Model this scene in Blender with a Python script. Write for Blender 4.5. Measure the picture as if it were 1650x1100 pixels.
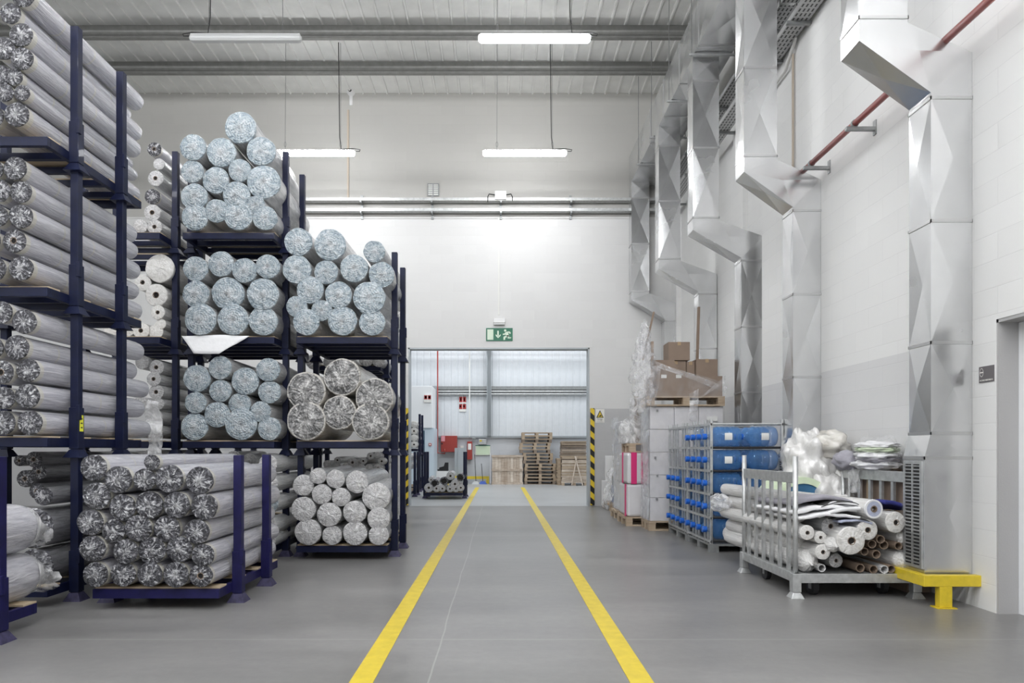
import bpy, math, random
from mathutils import Vector, Matrix, noise, Euler

for o in list(bpy.data.objects):
    bpy.data.objects.remove(o)
SC = bpy.context.scene
COL = SC.collection
PI = math.pi

# ------------------------------------------------------------------ camera
cd = bpy.data.cameras.new('camera')
cam = bpy.data.objects.new('camera', cd)
COL.objects.link(cam)
cam.location = (0, 0, 1.2)
cam.rotation_euler = (PI / 2, 0, 0)
cd.sensor_width = 36
cd.lens = 24
cd.shift_x = 20 / 1650
cd.shift_y = 175 / 1650
cd.clip_end = 200
SC.camera = cam

# ------------------------------------------------------------------ world, exposure
W = bpy.data.worlds.new('world')
SC.world = W
W.use_nodes = True
W.node_tree.nodes['Background'].inputs[0].default_value = (0.97, 0.985, 1.0, 1)
W.node_tree.nodes['Background'].inputs[1].default_value = 0.80
SC.view_settings.view_transform = 'Standard'
SC.view_settings.look = 'None'
SC.view_settings.gamma = 1
SC.view_settings.exposure = 0.40
SC.view_settings.use_curve_mapping = False
SC.cycles.max_bounces = 8
SC.cycles.diffuse_bounces = 4
SC.cycles.glossy_bounces = 4
SC.cycles.transmission_bounces = 6
SC.cycles.transparent_max_bounces = 12
SC.cycles.caustics_reflective = False
SC.cycles.caustics_refractive = False
SC.cycles.sample_clamp_indirect = 6
TUBE_STRENGTH = 47.0
FAR_LIGHT = 215.0


def far_light(name, x, y, z, sx, sy, power, col):
    ld = bpy.data.lights.new(name, 'AREA')
    ld.shape = 'RECTANGLE'
    ld.size, ld.size_y = sx, sy
    ld.energy = power
    ld.color = col
    lo = bpy.data.objects.new(name, ld)
    COL.objects.link(lo)
    lo.location = (x, y, z)
    return lo


far_light('far_room_fill', 0, 18.5, 6.8, 8, 1.6, FAR_LIGHT, (0.93, 0.965, 1.0))  # area fill light added under the unseen roof of the far room
far_light('far_room_fill', 0, 22.5, 6.8, 8, 1.6, FAR_LIGHT, (0.93, 0.965, 1.0))  # second added fill, deeper in the far room

# ------------------------------------------------------------------ materials
MATS = {}


def new_mat(name):
    m = bpy.data.materials.new(name)
    m.use_nodes = True
    nt = m.node_tree
    b = nt.nodes['Principled BSDF']
    MATS[name] = m
    return m, nt, b


def N(nt, t, **kw):
    n = nt.nodes.new(t)
    for k, v in kw.items():
        setattr(n, k, v)
    return n


def mth(nt, op, a, b=None, c=None, clamp=False):
    n = nt.nodes.new('ShaderNodeMath')
    n.operation = op
    n.use_clamp = clamp
    for i, v in enumerate((a, b, c)):
        if v is None:
            continue
        if isinstance(v, (int, float)):
            n.inputs[i].default_value = v
        else:
            nt.links.new(v, n.inputs[i])
    return n.outputs[0]


def ramp(nt, fac, stops):
    n = nt.nodes.new('ShaderNodeValToRGB')
    cr = n.color_ramp
    while len(cr.elements) < len(stops):
        cr.elements.new(0.5)
    for e, (p, c) in zip(cr.elements, stops):
        e.position = p
        e.color = (*c, 1) if len(c) == 3 else c
    nt.links.new(fac, n.inputs[0])
    return n.outputs[0]


def bump(nt, b, h, strength=0.3, dist=0.01, inp='Normal'):
    n = nt.nodes.new('ShaderNodeBump')
    n.inputs['Strength'].default_value = strength
    n.inputs['Distance'].default_value = dist
    nt.links.new(h, n.inputs['Height'])
    nt.links.new(n.outputs[0], b.inputs[inp])
    return n


def mix(nt, fac, a, b):
    n = nt.nodes.new('ShaderNodeMix')
    n.data_type = 'RGBA'
    for s, v in ((n.inputs[0], fac), (n.inputs[6], a), (n.inputs[7], b)):
        if isinstance(v, (int, float)):
            s.default_value = v
        elif isinstance(v, tuple):
            s.default_value = (*v, 1)
        else:
            nt.links.new(v, s)
    return n.outputs[2]


def noise_tex(nt, vec, scale, detail=3, rough=0.55, dist=0.0):
    n = nt.nodes.new('ShaderNodeTexNoise')
    n.inputs['Scale'].default_value = scale
    n.inputs['Detail'].default_value = detail
    n.inputs['Roughness'].default_value = rough
    n.inputs['Distortion'].default_value = dist
    if vec is not None:
        nt.links.new(vec, n.inputs['Vector'])
    return n.outputs[0]


def coords(nt, which='Object'):
    return nt.nodes.new('ShaderNodeTexCoord').outputs[which]


def plain(name, col, rough=0.5, metal=0.0, coat=0.0, var=0.0, vscale=6, bmp=0.0, bscale=20, spec=None, emit=None):
    m, nt, b = new_mat(name)
    b.inputs['Base Color'].default_value = (*col, 1)
    b.inputs['Roughness'].default_value = rough
    b.inputs['Metallic'].default_value = metal
    b.inputs['Coat Weight'].default_value = coat
    if spec is not None:
        b.inputs['Specular IOR Level'].default_value = spec
    c = coords(nt)
    if var:
        f = noise_tex(nt, c, vscale, 4)
        lo = tuple(max(0, v * (1 - var)) for v in col)
        hi = tuple(min(1, v * (1 + var)) for v in col)
        nt.links.new(ramp(nt, f, [(0.3, lo), (0.7, hi)]), b.inputs['Base Color'])
    if bmp:
        bump(nt, b, noise_tex(nt, c, bscale, 4), bmp, 0.02)
    if emit:
        b.inputs['Emission Color'].default_value = (*col, 1)
        b.inputs['Emission Strength'].default_value = emit
    return m


def block_wall(name, col, band, axis='x', band_z=2.08, ymin=None, mort=0.93, upper=None):
    """painted block wall; axis: which world axis runs along the wall"""
    m, nt, b = new_mat(name)
    g = nt.nodes.new('ShaderNodeNewGeometry').outputs['Position']
    s = N(nt, 'ShaderNodeSeparateXYZ')
    nt.links.new(g, s.inputs[0])
    cmb = N(nt, 'ShaderNodeCombineXYZ')
    nt.links.new(s.outputs[0 if axis == 'x' else 1], cmb.inputs[0])
    nt.links.new(s.outputs[2], cmb.inputs[1])
    br = N(nt, 'ShaderNodeTexBrick')
    nt.links.new(cmb.outputs[0], br.inputs['Vector'])
    br.inputs['Scale'].default_value = 1
    br.inputs['Mortar Size'].default_value = 0.004
    br.inputs['Mortar Smooth'].default_value = 0.5
    br.inputs['Brick Width'].default_value = 0.5
    br.inputs['Row Height'].default_value = 0.2
    br.inputs['Color1'].default_value = (1, 1, 1, 1)
    br.inputs['Color2'].default_value = (0.97, 0.97, 0.97, 1)
    br.inputs['Mortar'].default_value = (mort, mort, mort, 1)
    lowmask = mth(nt, 'LESS_THAN', s.outputs[2], band_z)
    if ymin is not None:
        lowmask = mth(nt, 'MULTIPLY', lowmask, mth(nt, 'GREATER_THAN', s.outputs[1], ymin))
    base = mix(nt, lowmask, col, band)
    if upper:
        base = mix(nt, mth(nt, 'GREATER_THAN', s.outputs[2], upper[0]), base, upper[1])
    mx = N(nt, 'ShaderNodeMix', data_type='RGBA', blend_type='MULTIPLY')
    mx.inputs[0].default_value = 1
    nt.links.new(base, mx.inputs[6])
    nt.links.new(br.outputs['Color'], mx.inputs[7])
    nt.links.new(mx.outputs[2], b.inputs['Base Color'])
    b.inputs['Roughness'].default_value = 0.55
    h = mth(nt, 'ADD', mth(nt, 'MULTIPLY', br.outputs['Fac'], -1.0), mth(nt, 'MULTIPLY', noise_tex(nt, g, 60, 3), 0.25))
    bump(nt, b, h, 0.35, 0.004)
    return m


WHITE = (0.84, 0.84, 0.83)
GREYB = (0.72, 0.72, 0.722)
block_wall('wall_paint_side', WHITE, GREYB, 'y', 2.08, 5.35)
block_wall('wall_paint_back', (0.73, 0.728, 0.72), (0.52, 0.52, 0.525), 'x', 2.09, None, 0.975, (6.2, (0.50, 0.492, 0.465)))  # upper wall colour: grey panel, darkened further for light falloff near the roof
block_wall('wall_paint_far', (0.6, 0.62, 0.65), (0.6, 0.62, 0.65), 'x', 0, None, 0.94)

# floor
m, nt, b = new_mat('polished_concrete')
g = nt.nodes.new('ShaderNodeNewGeometry').outputs['Position']
s = N(nt, 'ShaderNodeSeparateXYZ')
nt.links.new(g, s.inputs[0])
mp = N(nt, 'ShaderNodeMapping')
mp.inputs['Scale'].default_value = (0.55, 1.6, 1)
nt.links.new(g, mp.inputs[0])
n1 = noise_tex(nt, mp.outputs[0], 1.0, 5, 0.6, 0.15)
n2 = noise_tex(nt, g, 14, 5, 0.7)
f = mth(nt, 'ADD', mth(nt, 'MULTIPLY', n1, 0.75), mth(nt, 'MULTIPLY', n2, 0.25))
c = ramp(nt, f, [(0.33, (0.16, 0.157, 0.154)), (0.52, (0.208, 0.204, 0.20)), (0.68, (0.255, 0.25, 0.245))])


def line_mask(coord, at, w):
    return mth(nt, 'LESS_THAN', mth(nt, 'ABSOLUTE', mth(nt, 'SUBTRACT', coord, at)), w)


wob = mth(nt, 'ADD', s.outputs[0], mth(nt, 'MULTIPLY', noise_tex(nt, g, 0.7, 3), 0.05))
lm = line_mask(wob, -0.345, 0.005)
for yy in (4.33, 9.6, 14.65, 19.6):
    lm = mth(nt, 'MAXIMUM', lm, line_mask(s.outputs[1], yy, 0.006))
lm = mth(nt, 'MAXIMUM', lm, line_mask(s.outputs[0], 4.6, 0.006))
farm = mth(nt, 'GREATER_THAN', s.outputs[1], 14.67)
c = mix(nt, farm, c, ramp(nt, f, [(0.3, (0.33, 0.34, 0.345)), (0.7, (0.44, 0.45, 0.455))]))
c = mix(nt, mth(nt, 'MULTIPLY', lm, 0.45), c, (0.42, 0.42, 0.4))
nt.links.new(c, b.inputs['Base Color'])
nt.links.new(mth(nt, 'ADD', 0.27, mth(nt, 'MULTIPLY', n1, 0.12)), b.inputs['Roughness'])
b.inputs['Specular IOR Level'].default_value = 0.5
bump(nt, b, mth(nt, 'ADD', mth(nt, 'MULTIPLY', n2, 0.3), mth(nt, 'MULTIPLY', lm, -1)), 0.03, 0.002)

plain('ceiling_sheet', (0.80, 0.80, 0.775), 0.45, 0.0, var=0.06, vscale=3)
plain('purlin_steel', (0.26, 0.26, 0.25), 0.45, 0.7, var=0.1, vscale=9)
plain('galvanised', (0.56, 0.57, 0.57), 0.42, 0.75, var=0.15, vscale=18, bmp=0.08, bscale=60)
plain('galvanised_dark', (0.32, 0.33, 0.33), 0.5, 0.6, var=0.15, vscale=20)
plain('louver_dark', (0.03, 0.03, 0.03), 0.7)
plain('navy_steel', (0.003, 0.006, 0.030), 0.5, 0.0, coat=0.06, spec=0.3, var=0.25, vscale=10)
plain('violet_steel', (0.009, 0.008, 0.062), 0.5, 0.0, coat=0.06, spec=0.3, var=0.25, vscale=10)
plain('worn_foot', (0.05, 0.045, 0.10), 0.6, 0.2, var=0.4, vscale=25)
plain('white_plastic', (0.82, 0.82, 0.82), 0.35)
plain('white_paint', (0.88, 0.895, 0.91), 0.4)
plain('pale_blue_panel', (0.62, 0.72, 0.80), 0.4)
plain('sheet_cladding', (0.74, 0.77, 0.80), 0.4, 0.1, var=0.03)
plain('steel_beam_grey', (0.42, 0.45, 0.47), 0.45, 0.3)
plain('red_paint', (0.36, 0.045, 0.035), 0.4, coat=0.2)
plain('pipe_red', (0.33, 0.05, 0.04), 0.4, coat=0.3)
plain('sign_red', (0.45, 0.05, 0.05), 0.5)
plain('sign_white', (0.85, 0.84, 0.8), 0.5)
plain('sign_pink', (0.85, 0.35, 0.4), 0.5)
plain('sign_green', (0.012, 0.16, 0.085), 0.45)
plain('sign_glow', (0.72, 0.85, 0.7), 0.5)
plain('notice_green', (0.66, 0.78, 0.58), 0.5)
plain('sign_grey', (0.13, 0.12, 0.125), 0.45)
plain('yellow_paint', (0.72, 0.54, 0.03), 0.4, coat=0.2, var=0.08, vscale=20)
plain('yellow_line', (0.60, 0.46, 0.035), 0.5, var=0.10, vscale=12)
plain('guard_yellow', (0.75, 0.55, 0.04), 0.5)
plain('black_rubber', (0.012, 0.012, 0.014), 0.6)
plain('cable_black', (0.02, 0.02, 0.02), 0.5)
plain('wire_grey', (0.25, 0.25, 0.25), 0.4, 0.8)
plain('conduit_beige', (0.55, 0.47, 0.38), 0.5)
plain('conduit_white', (0.78, 0.78, 0.75), 0.45)
plain('cardboard', (0.25, 0.185, 0.14), 0.75, var=0.08, vscale=5)
plain('cardboard_edge', (0.34, 0.26, 0.2), 0.8)
plain('tape', (0.42, 0.30, 0.18), 0.25)
plain('core_brown', (0.21, 0.155, 0.115), 0.8)
plain('core_hole_shade', (0.015, 0.013, 0.012), 0.9)  # near-black discs with this colour stand in for shade inside tube cores
plain('blue_plastic', (0.01, 0.12, 0.55), 0.35)
plain('blue_box', (0.01, 0.07, 0.30), 0.4)
plain('dustpan_blue', (0.02, 0.08, 0.4), 0.5)
plain('dark_fabric', (0.02, 0.022, 0.025), 0.9)
plain('fabric_grey', (0.33, 0.32, 0.36), 0.85, var=0.1, vscale=10, bmp=0.15, bscale=40)
plain('fabric_white', (0.78, 0.78, 0.79), 0.8, var=0.04, vscale=10, bmp=0.2, bscale=25)
plain('fabric_navy', (0.03, 0.035, 0.2), 0.85)
plain('fabric_bluegrey', (0.42, 0.45, 0.58), 0.85, var=0.12, vscale=60, bmp=0.15, bscale=60)
plain('fabric_green', (0.62, 0.72, 0.52), 0.8, var=0.05)
plain('fabric_blue', (0.05, 0.17, 0.32), 0.7, var=0.1)
plain('yellow_card', (0.75, 0.75, 0.05), 0.6)
plain('label_white', (0.75, 0.75, 0.73), 0.6)
plain('magenta_strap', (0.62, 0.02, 0.16), 0.4)
plain('carton_white', (0.64, 0.63, 0.645), 0.5, var=0.03, vscale=4, bmp=0.1, bscale=12, coat=0.25)
plain('ink', (0.03, 0.03, 0.03), 0.7)
plain('ink_grey', (0.25, 0.25, 0.26), 0.7)
plain('glass_dark', (0.06, 0.12, 0.17), 0.15)
plain('door_paint', (0.50, 0.50, 0.50), 0.5)
plain('reveal_paint', (0.46, 0.455, 0.455), 0.6, bmp=0.1, bscale=80)

# wood
for nm, cA, cB in (('pallet_wood', (0.34, 0.25, 0.17), (0.52, 0.42, 0.31)), ('pallet_dark', (0.16, 0.12, 0.09), (0.33, 0.26, 0.2)),
                   ('crate_wood', (0.36, 0.27, 0.20), (0.76, 0.67, 0.57)), ('board_wood', (0.42, 0.32, 0.20), (0.58, 0.48, 0.34))):
    m, nt, b = new_mat(nm)
    c = coords(nt)
    mp = N(nt, 'ShaderNodeMapping')
    mp.inputs['Scale'].default_value = (3, 3, 30)
    nt.links.new(c, mp.inputs[0])
    oi = N(nt, 'ShaderNodeObjectInfo')
    f = mth(nt, 'ADD', noise_tex(nt, mp.outputs[0], 1.5, 5, 0.6, 0.4), mth(nt, 'MULTIPLY', mth(nt, 'SUBTRACT', oi.outputs['Random'], 0.5), 0.3))
    f = mth(nt, 'ADD', mth(nt, 'MULTIPLY', f, 0.7), mth(nt, 'MULTIPLY', noise_tex(nt, c, 5, 3), 0.3))
    nt.links.new(ramp(nt, f, [(0.3, cA), (0.7, cB)]), b.inputs['Base Color'])
    b.inputs['Roughness'].default_value = 0.75
    bump(nt, b, f, 0.2, 0.004)


# creased duct sheet
m, nt, b = new_mat('duct_sheet')
c = coords(nt)
b.inputs['Metallic'].default_value = 0.92
nt.links.new(ramp(nt, noise_tex(nt, c, 2.2, 4, 0.6), [(0.3, (0.66, 0.665, 0.67)), (0.7, (0.76, 0.765, 0.77))]), b.inputs['Base Color'])
nt.links.new(mth(nt, 'ADD', 0.17, mth(nt, 'MULTIPLY', noise_tex(nt, c, 1.5, 3), 0.16)), b.inputs['Roughness'])
plain('duct_flange', (0.62, 0.62, 0.62), 0.35, 0.9)


def radial(nt, mode='end'):
    """unit radial direction in the roll's cross-section, its length, a per-object shift"""
    c = coords(nt)
    s = N(nt, 'ShaderNodeSeparateXYZ')
    nt.links.new(c, s.inputs[0])
    r = mth(nt, 'SQRT', mth(nt, 'ADD', mth(nt, 'MULTIPLY', s.outputs[0], s.outputs[0]), mth(nt, 'MULTIPLY', s.outputs[2], s.outputs[2])))
    rr = mth(nt, 'MAXIMUM', r, 0.02)
    oi = N(nt, 'ShaderNodeObjectInfo')
    off = mth(nt, 'MULTIPLY', oi.outputs['Random'], 37.0)
    return c, s, r, rr, off


def end_mat(name, stops, swirl=0.0, rough=0.16, rim=None, bs=0.9, kd=2.6, center=0.17):
    m, nt, b = new_mat(name)
    c, s, r, rr, off = radial(nt)
    cmb = N(nt, 'ShaderNodeCombineXYZ')
    nt.links.new(mth(nt, 'MULTIPLY', mth(nt, 'DIVIDE', s.outputs[0], rr), kd), cmb.inputs[0])
    nt.links.new(mth(nt, 'ADD', off, mth(nt, 'MULTIPLY', r, 1.6)), cmb.inputs[1])
    nt.links.new(mth(nt, 'MULTIPLY', mth(nt, 'DIVIDE', s.outputs[2], rr), kd), cmb.inputs[2])
    pleat = noise_tex(nt, cmb.outputs[0], 1.5, 3, 0.6, 0.5)
    cm2 = N(nt, 'ShaderNodeVectorMath', operation='ADD')
    cm3 = N(nt, 'ShaderNodeCombineXYZ')
    nt.links.new(off, cm3.inputs[0])
    nt.links.new(c, cm2.inputs[0])
    nt.links.new(cm3.outputs[0], cm2.inputs[1])
    iso = noise_tex(nt, cm2.outputs[0], 1.7, 3, 0.55, 2.6)
    f = mth(nt, 'ADD', mth(nt, 'MULTIPLY', pleat, 0.52), mth(nt, 'MULTIPLY', iso, 0.48))
    if swirl:
        w = N(nt, 'ShaderNodeMath', operation='SINE')
        nt.links.new(mth(nt, 'ADD', mth(nt, 'MULTIPLY', r, 42.0), mth(nt, 'MULTIPLY', iso, 9.0)), w.inputs[0])
        f = mth(nt, 'ADD', f, mth(nt, 'MULTIPLY', w.outputs[0], swirl))
    fc = mth(nt, 'ADD', f, mth(nt, 'MULTIPLY', mth(nt, 'POWER', mth(nt, 'SUBTRACT', 1.0, r, clamp=True), 2.0), center))
    col = ramp(nt, fc, stops)
    if rim:
        col = mix(nt, mth(nt, 'GREATER_THAN', r, 0.93), col, rim)
    nt.links.new(col, b.inputs['Base Color'])
    b.inputs['Roughness'].default_value = rough + 0.2
    b.inputs['Coat Weight'].default_value = 0.8
    b.inputs['Coat Roughness'].default_value = rough
    bn = bump(nt, b, f, bs, 0.07)
    nt.links.new(bn.outputs[0], b.inputs['Coat Normal'])
    return m


end_mat('end_dark', [(0.44, (0.012, 0.012, 0.018)), (0.53, (0.07, 0.07, 0.085)), (0.585, (0.30, 0.30, 0.32)), (0.67, (0.80, 0.80, 0.82))], 0.0, 0.1)
end_mat('end_blue', [(0.30, (0.10, 0.14, 0.17)), (0.45, (0.25, 0.31, 0.35)), (0.58, (0.42, 0.47, 0.50)), (0.74, (0.68, 0.70, 0.72))], 0.03, 0.12, bs=0.8, center=0.2)
end_mat('end_silver', [(0.36, (0.03, 0.03, 0.03)), (0.48, (0.13, 0.13, 0.13)), (0.57, (0.30, 0.295, 0.29)), (0.70, (0.74, 0.73, 0.72))], 0.015, 0.12, (0.46, 0.44, 0.41), bs=0.9)
end_mat('end_white', [(0.28, (0.20, 0.195, 0.20)), (0.45, (0.38, 0.375, 0.38)), (0.58, (0.52, 0.515, 0.52)), (0.74, (0.78, 0.78, 0.78))], 0.015, 0.18, bs=0.55)
end_mat('end_cream', [(0.28, (0.50, 0.48, 0.46)), (0.45, (0.66, 0.645, 0.62)), (0.60, (0.75, 0.74, 0.72)), (0.76, (0.84, 0.83, 0.82))], 0.02, 0.2, bs=0.35)


def body_mat(name, lo, hi, ring=(0.62, 0.60, 0.52), rough=0.14, bs=0.5, bands=True):
    m, nt, b = new_mat(name)
    c, s, r, rr, off = radial(nt)
    cmb = N(nt, 'ShaderNodeCombineXYZ')
    nt.links.new(mth(nt, 'MULTIPLY', s.outputs[0], 3.0), cmb.inputs[0])
    nt.links.new(mth(nt, 'ADD', mth(nt, 'MULTIPLY', s.outputs[1], 4.0), off), cmb.inputs[1])
    nt.links.new(mth(nt, 'MULTIPLY', s.outputs[2], 3.0), cmb.inputs[2])
    f = noise_tex(nt, cmb.outputs[0], 1.1, 5, 0.62, 1.2)
    col = ramp(nt, f, [(0.34, lo), (0.66, hi)])
    if bands:
        y = s.outputs[1]
        q = mth(nt, 'LESS_THAN', y, 0.035)
        for yy in (0.27, 0.52, 0.76):
            q = mth(nt, 'MAXIMUM', q, mth(nt, 'MULTIPLY', mth(nt, 'LESS_THAN', mth(nt, 'ABSOLUTE', mth(nt, 'SUBTRACT', mth(nt, 'ADD', y, mth(nt, 'MULTIPLY', mth(nt, 'FRACT', off), 0.06)), yy)), 0.006), 0.8))
        col = mix(nt, mth(nt, 'MULTIPLY', q, 0.8), col, ring)
    nt.links.new(col, b.inputs['Base Color'])
    b.inputs['Roughness'].default_value = 0.4
    b.inputs['Coat Weight'].default_value = 1.0
    b.inputs['Coat IOR'].default_value = 1.75
    b.inputs['Coat Roughness'].default_value = rough
    bn = bump(nt, b, f, bs, 0.035)
    nt.links.new(bn.outputs[0], b.inputs['Coat Normal'])
    return m


body_mat('body_grey', (0.42, 0.415, 0.47), (0.70, 0.695, 0.73))
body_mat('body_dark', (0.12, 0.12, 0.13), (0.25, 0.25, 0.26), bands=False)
body_mat('body_film', (0.42, 0.43, 0.44), (0.68, 0.68, 0.68), bands=False, bs=0.5)
body_mat('body_cream', (0.50, 0.47, 0.42), (0.72, 0.70, 0.65), (0.62, 0.58, 0.5), bands=False, bs=0.4)
body_mat('body_white', (0.58, 0.57, 0.56), (0.80, 0.79, 0.77), bands=False, bs=0.5)


def film_mat(name, alpha, col=(0.9, 0.9, 0.92), rough=0.12, sc=6, bs=0.6):
    m, nt, b = new_mat(name)
    c = coords(nt)
    f = noise_tex(nt, c, sc, 4, 0.6, 1.5)
    b.inputs['Base Color'].default_value = (*col, 1)
    b.inputs['Roughness'].default_value = rough
    b.inputs['Specular IOR Level'].default_value = 0.8
    nt.links.new(ramp(nt, f, [(0.38, (alpha * 0.45,) * 3), (0.62, (min(1, alpha * 1.6),) * 3)]), b.inputs['Alpha'])
    bump(nt, b, f, bs, 0.05)
    return m


film_mat('clear_film', 0.22, bs=0.4)
film_mat('soft_wrap', 0.05, (0.85, 0.85, 0.88), 0.2, 2.5, 0.12)
film_mat('shiny_wrap', 0.30, (0.85, 0.88, 0.93), 0.12, 3.0, 0.35)
film_mat('milky_film', 0.55, (0.85, 0.85, 0.86))
film_mat('stretch_wrap', 0.10, (0.85, 0.85, 0.87), 0.15, 4, 0.25)

m, nt, b = new_mat('water_bottle_blue')
b.inputs['Base Color'].default_value = (0.08, 0.27, 0.62, 1)
b.inputs['Roughness'].default_value = 0.04
lw = N(nt, 'ShaderNodeLayerWeight')
lw.inputs[0].default_value = 0.5
nt.links.new(mth(nt, 'ADD', 0.22, mth(nt, 'MULTIPLY', lw.outputs['Facing'], 0.62), clamp=True), b.inputs['Alpha'])
b.inputs['Specular IOR Level'].default_value = 0.8
b.inputs['Coat Weight'].default_value = 0.6
b.inputs['Coat Roughness'].default_value = 0.04

m, nt, b = new_mat('tube_on')
b.inputs['Base Color'].default_value = (1, 1, 1, 1)
b.inputs['Emission Color'].default_value = (0.97, 0.98, 1.0, 1)
b.inputs['Emission Strength'].default_value = TUBE_STRENGTH
plain('tube_off', (0.66, 0.67, 0.67), 0.3, coat=0.3)

# striped guard
m, nt, b = new_mat('hazard_stripes')
g = nt.nodes.new('ShaderNodeNewGeometry').outputs['Position']
s = N(nt, 'ShaderNodeSeparateXYZ')
nt.links.new(g, s.inputs[0])
ax = mth(nt, 'ABSOLUTE', s.outputs[0])
d = mth(nt, 'ADD', mth(nt, 'MULTIPLY', ax, 0.9), s.outputs[2])
fr = mth(nt, 'FRACT', mth(nt, 'MULTIPLY', d, 1 / 0.26))
nt.links.new(mix(nt, mth(nt, 'LESS_THAN', fr, 0.5), (0.78, 0.56, 0.03), (0.01, 0.01, 0.01)), b.inputs['Base Color'])
b.inputs['Roughness'].default_value = 0.4

# perforated tray
m, nt, b = new_mat('perforated_tray')
g = nt.nodes.new('ShaderNodeNewGeometry').outputs['Position']
s = N(nt, 'ShaderNodeSeparateXYZ')
nt.links.new(g, s.inputs[0])
k = 1 / 0.05
hx = mth(nt, 'ABSOLUTE', mth(nt, 'SUBTRACT', mth(nt, 'FRACT', mth(nt, 'MULTIPLY', s.outputs[0], k)), 0.5))
hy = mth(nt, 'ABSOLUTE', mth(nt, 'SUBTRACT', mth(nt, 'FRACT', mth(nt, 'MULTIPLY', s.outputs[1], k * 0.6)), 0.5))
hole = mth(nt, 'MULTIPLY', mth(nt, 'LESS_THAN', hx, 0.2), mth(nt, 'LESS_THAN', hy, 0.33))
nt.links.new(mix(nt, hole, (0.5, 0.5, 0.5), (0.08, 0.08, 0.08)), b.inputs['Base Color'])
b.inputs['Metallic'].default_value = 0.6
b.inputs['Roughness'].default_value = 0.45


# ------------------------------------------------------------------ mesh helpers
class MB:
    def __init__(self):
        self.v, self.f = [], []

    def add(self, vs, fs):
        o = len(self.v)
        self.v += [tuple(p) for p in vs]
        self.f += [tuple(i + o for i in f) for f in fs]
        return self

    def box(self, x0, x1, y0, y1, z0, z1):
        return self.add([(x0, y0, z0), (x1, y0, z0), (x1, y1, z0), (x0, y1, z0), (x0, y0, z1), (x1, y0, z1), (x1, y1, z1), (x0, y1, z1)],
                        [(3, 2, 1, 0), (4, 5, 6, 7), (0, 1, 5, 4), (1, 2, 6, 5), (2, 3, 7, 6), (3, 0, 4, 7)])

    def obox(self, c, size, rot):
        R = Euler(rot).to_matrix()
        hx, hy, hz = [q / 2 for q in size]
        ps = [Vector(c) + R @ Vector((sx * hx, sy * hy, sz * hz)) for sz in (-1, 1) for sx, sy in ((-1, -1), (1, -1), (1, 1), (-1, 1))]
        return self.add(ps, [(3, 2, 1, 0), (4, 5, 6, 7), (0, 1, 5, 4), (1, 2, 6, 5), (2, 3, 7, 6), (3, 0, 4, 7)])

    def frustum(self, cx, cy, z0, z1, a0, b0, a1, b1):
        return self.add([(cx - a0, cy - b0, z0), (cx + a0, cy - b0, z0), (cx + a0, cy + b0, z0), (cx - a0, cy + b0, z0),
                         (cx - a1, cy - b1, z1), (cx + a1, cy - b1, z1), (cx + a1, cy + b1, z1), (cx - a1, cy + b1, z1)],
                        [(3, 2, 1, 0), (4, 5, 6, 7), (0, 1, 5, 4), (1, 2, 6, 5), (2, 3, 7, 6), (3, 0, 4, 7)])

    def tube(self, pts, r, n=10, cap=True, radii=None):
        pts = [Vector(p) for p in pts]
        rings = []
        up = None
        for i, p in enumerate(pts):
            if i == 0:
                t = pts[1] - p
            elif i == len(pts) - 1:
                t = p - pts[i - 1]
            else:
                t = (pts[i + 1] - p).normalized() + (p - pts[i - 1]).normalized()
            t.normalize()
            if up is None:
                up = Vector((0, 0, 1)) if abs(t.z) < 0.9 else Vector((1, 0, 0))
            a = t.cross(up)
            if a.length < 1e-4:
                a = t.orthogonal()
            a.normalize()
            bb = a.cross(t).normalized()
            up = bb
            rr = radii[i] if radii else r
            rings.append([p + (a * math.cos(2 * PI * k / n) + bb * math.sin(2 * PI * k / n)) * rr for k in range(n)])
        vs = [q for rg in rings for q in rg]
        fs = []
        for i in range(len(rings) - 1):
            for k in range(n):
                k2 = (k + 1) % n
                fs.append((i * n + k, i * n + k2, (i + 1) * n + k2, (i + 1) * n + k))
        if cap:
            fs.append(tuple(range(n))[::-1])
            fs.append(tuple((len(rings) - 1) * n + k for k in range(n)))
        return self.add(vs, fs)

    def lathe_y(self, prof, n=24, c=(0, 0, 0)):
        """prof: (radius, y) pairs; axis along y"""
        vs, fs = [], []
        for r, y in prof:
            for k in range(n):
                a = 2 * PI * k / n
                vs.append((c[0] + r * math.cos(a), c[1] + y, c[2] + r * math.sin(a)))
        for i in range(len(prof) - 1):
            for k in range(n):
                k2 = (k + 1) % n
                fs.append((i * n + k, (i + 1) * n + k, (i + 1) * n + k2, i * n + k2))
        return self.add(vs, fs)

    def extrude_poly(self, poly, axis, a0, a1):
        """poly in the plane normal to axis, extruded from a0 to a1"""
        n = len(poly)

        def mk(p, a):
            if axis == 'x':
                return (a, p[0], p[1])
            if axis == 'y':
                return (p[0], a, p[1])
            return (p[0], p[1], a)
        vs = [mk(p, a0) for p in poly] + [mk(p, a1) for p in poly]
        fs = [(i, (i + 1) % n, (i + 1) % n + n, i + n) for i in range(n)] + [tuple(range(n))[::-1], tuple(range(n, 2 * n))]
        return self.add(vs, fs)

    def mesh(self, name, off=(0, 0, 0)):
        me = bpy.data.meshes.new(name)
        me.from_pydata([(p[0] - off[0], p[1] - off[1], p[2] - off[2]) for p in self.v], [], self.f)
        me.update()
        return me


WL = {}


def smooth_mesh(me, on=True):
    me.polygons.foreach_set('use_smooth', [on] * len(me.polygons))


def fix_normals(me):
    import bmesh
    bm = bmesh.new()
    bm.from_mesh(me)
    bmesh.ops.recalc_face_normals(bm, faces=bm.faces)
    bm.to_mesh(me)
    bm.free()


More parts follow.
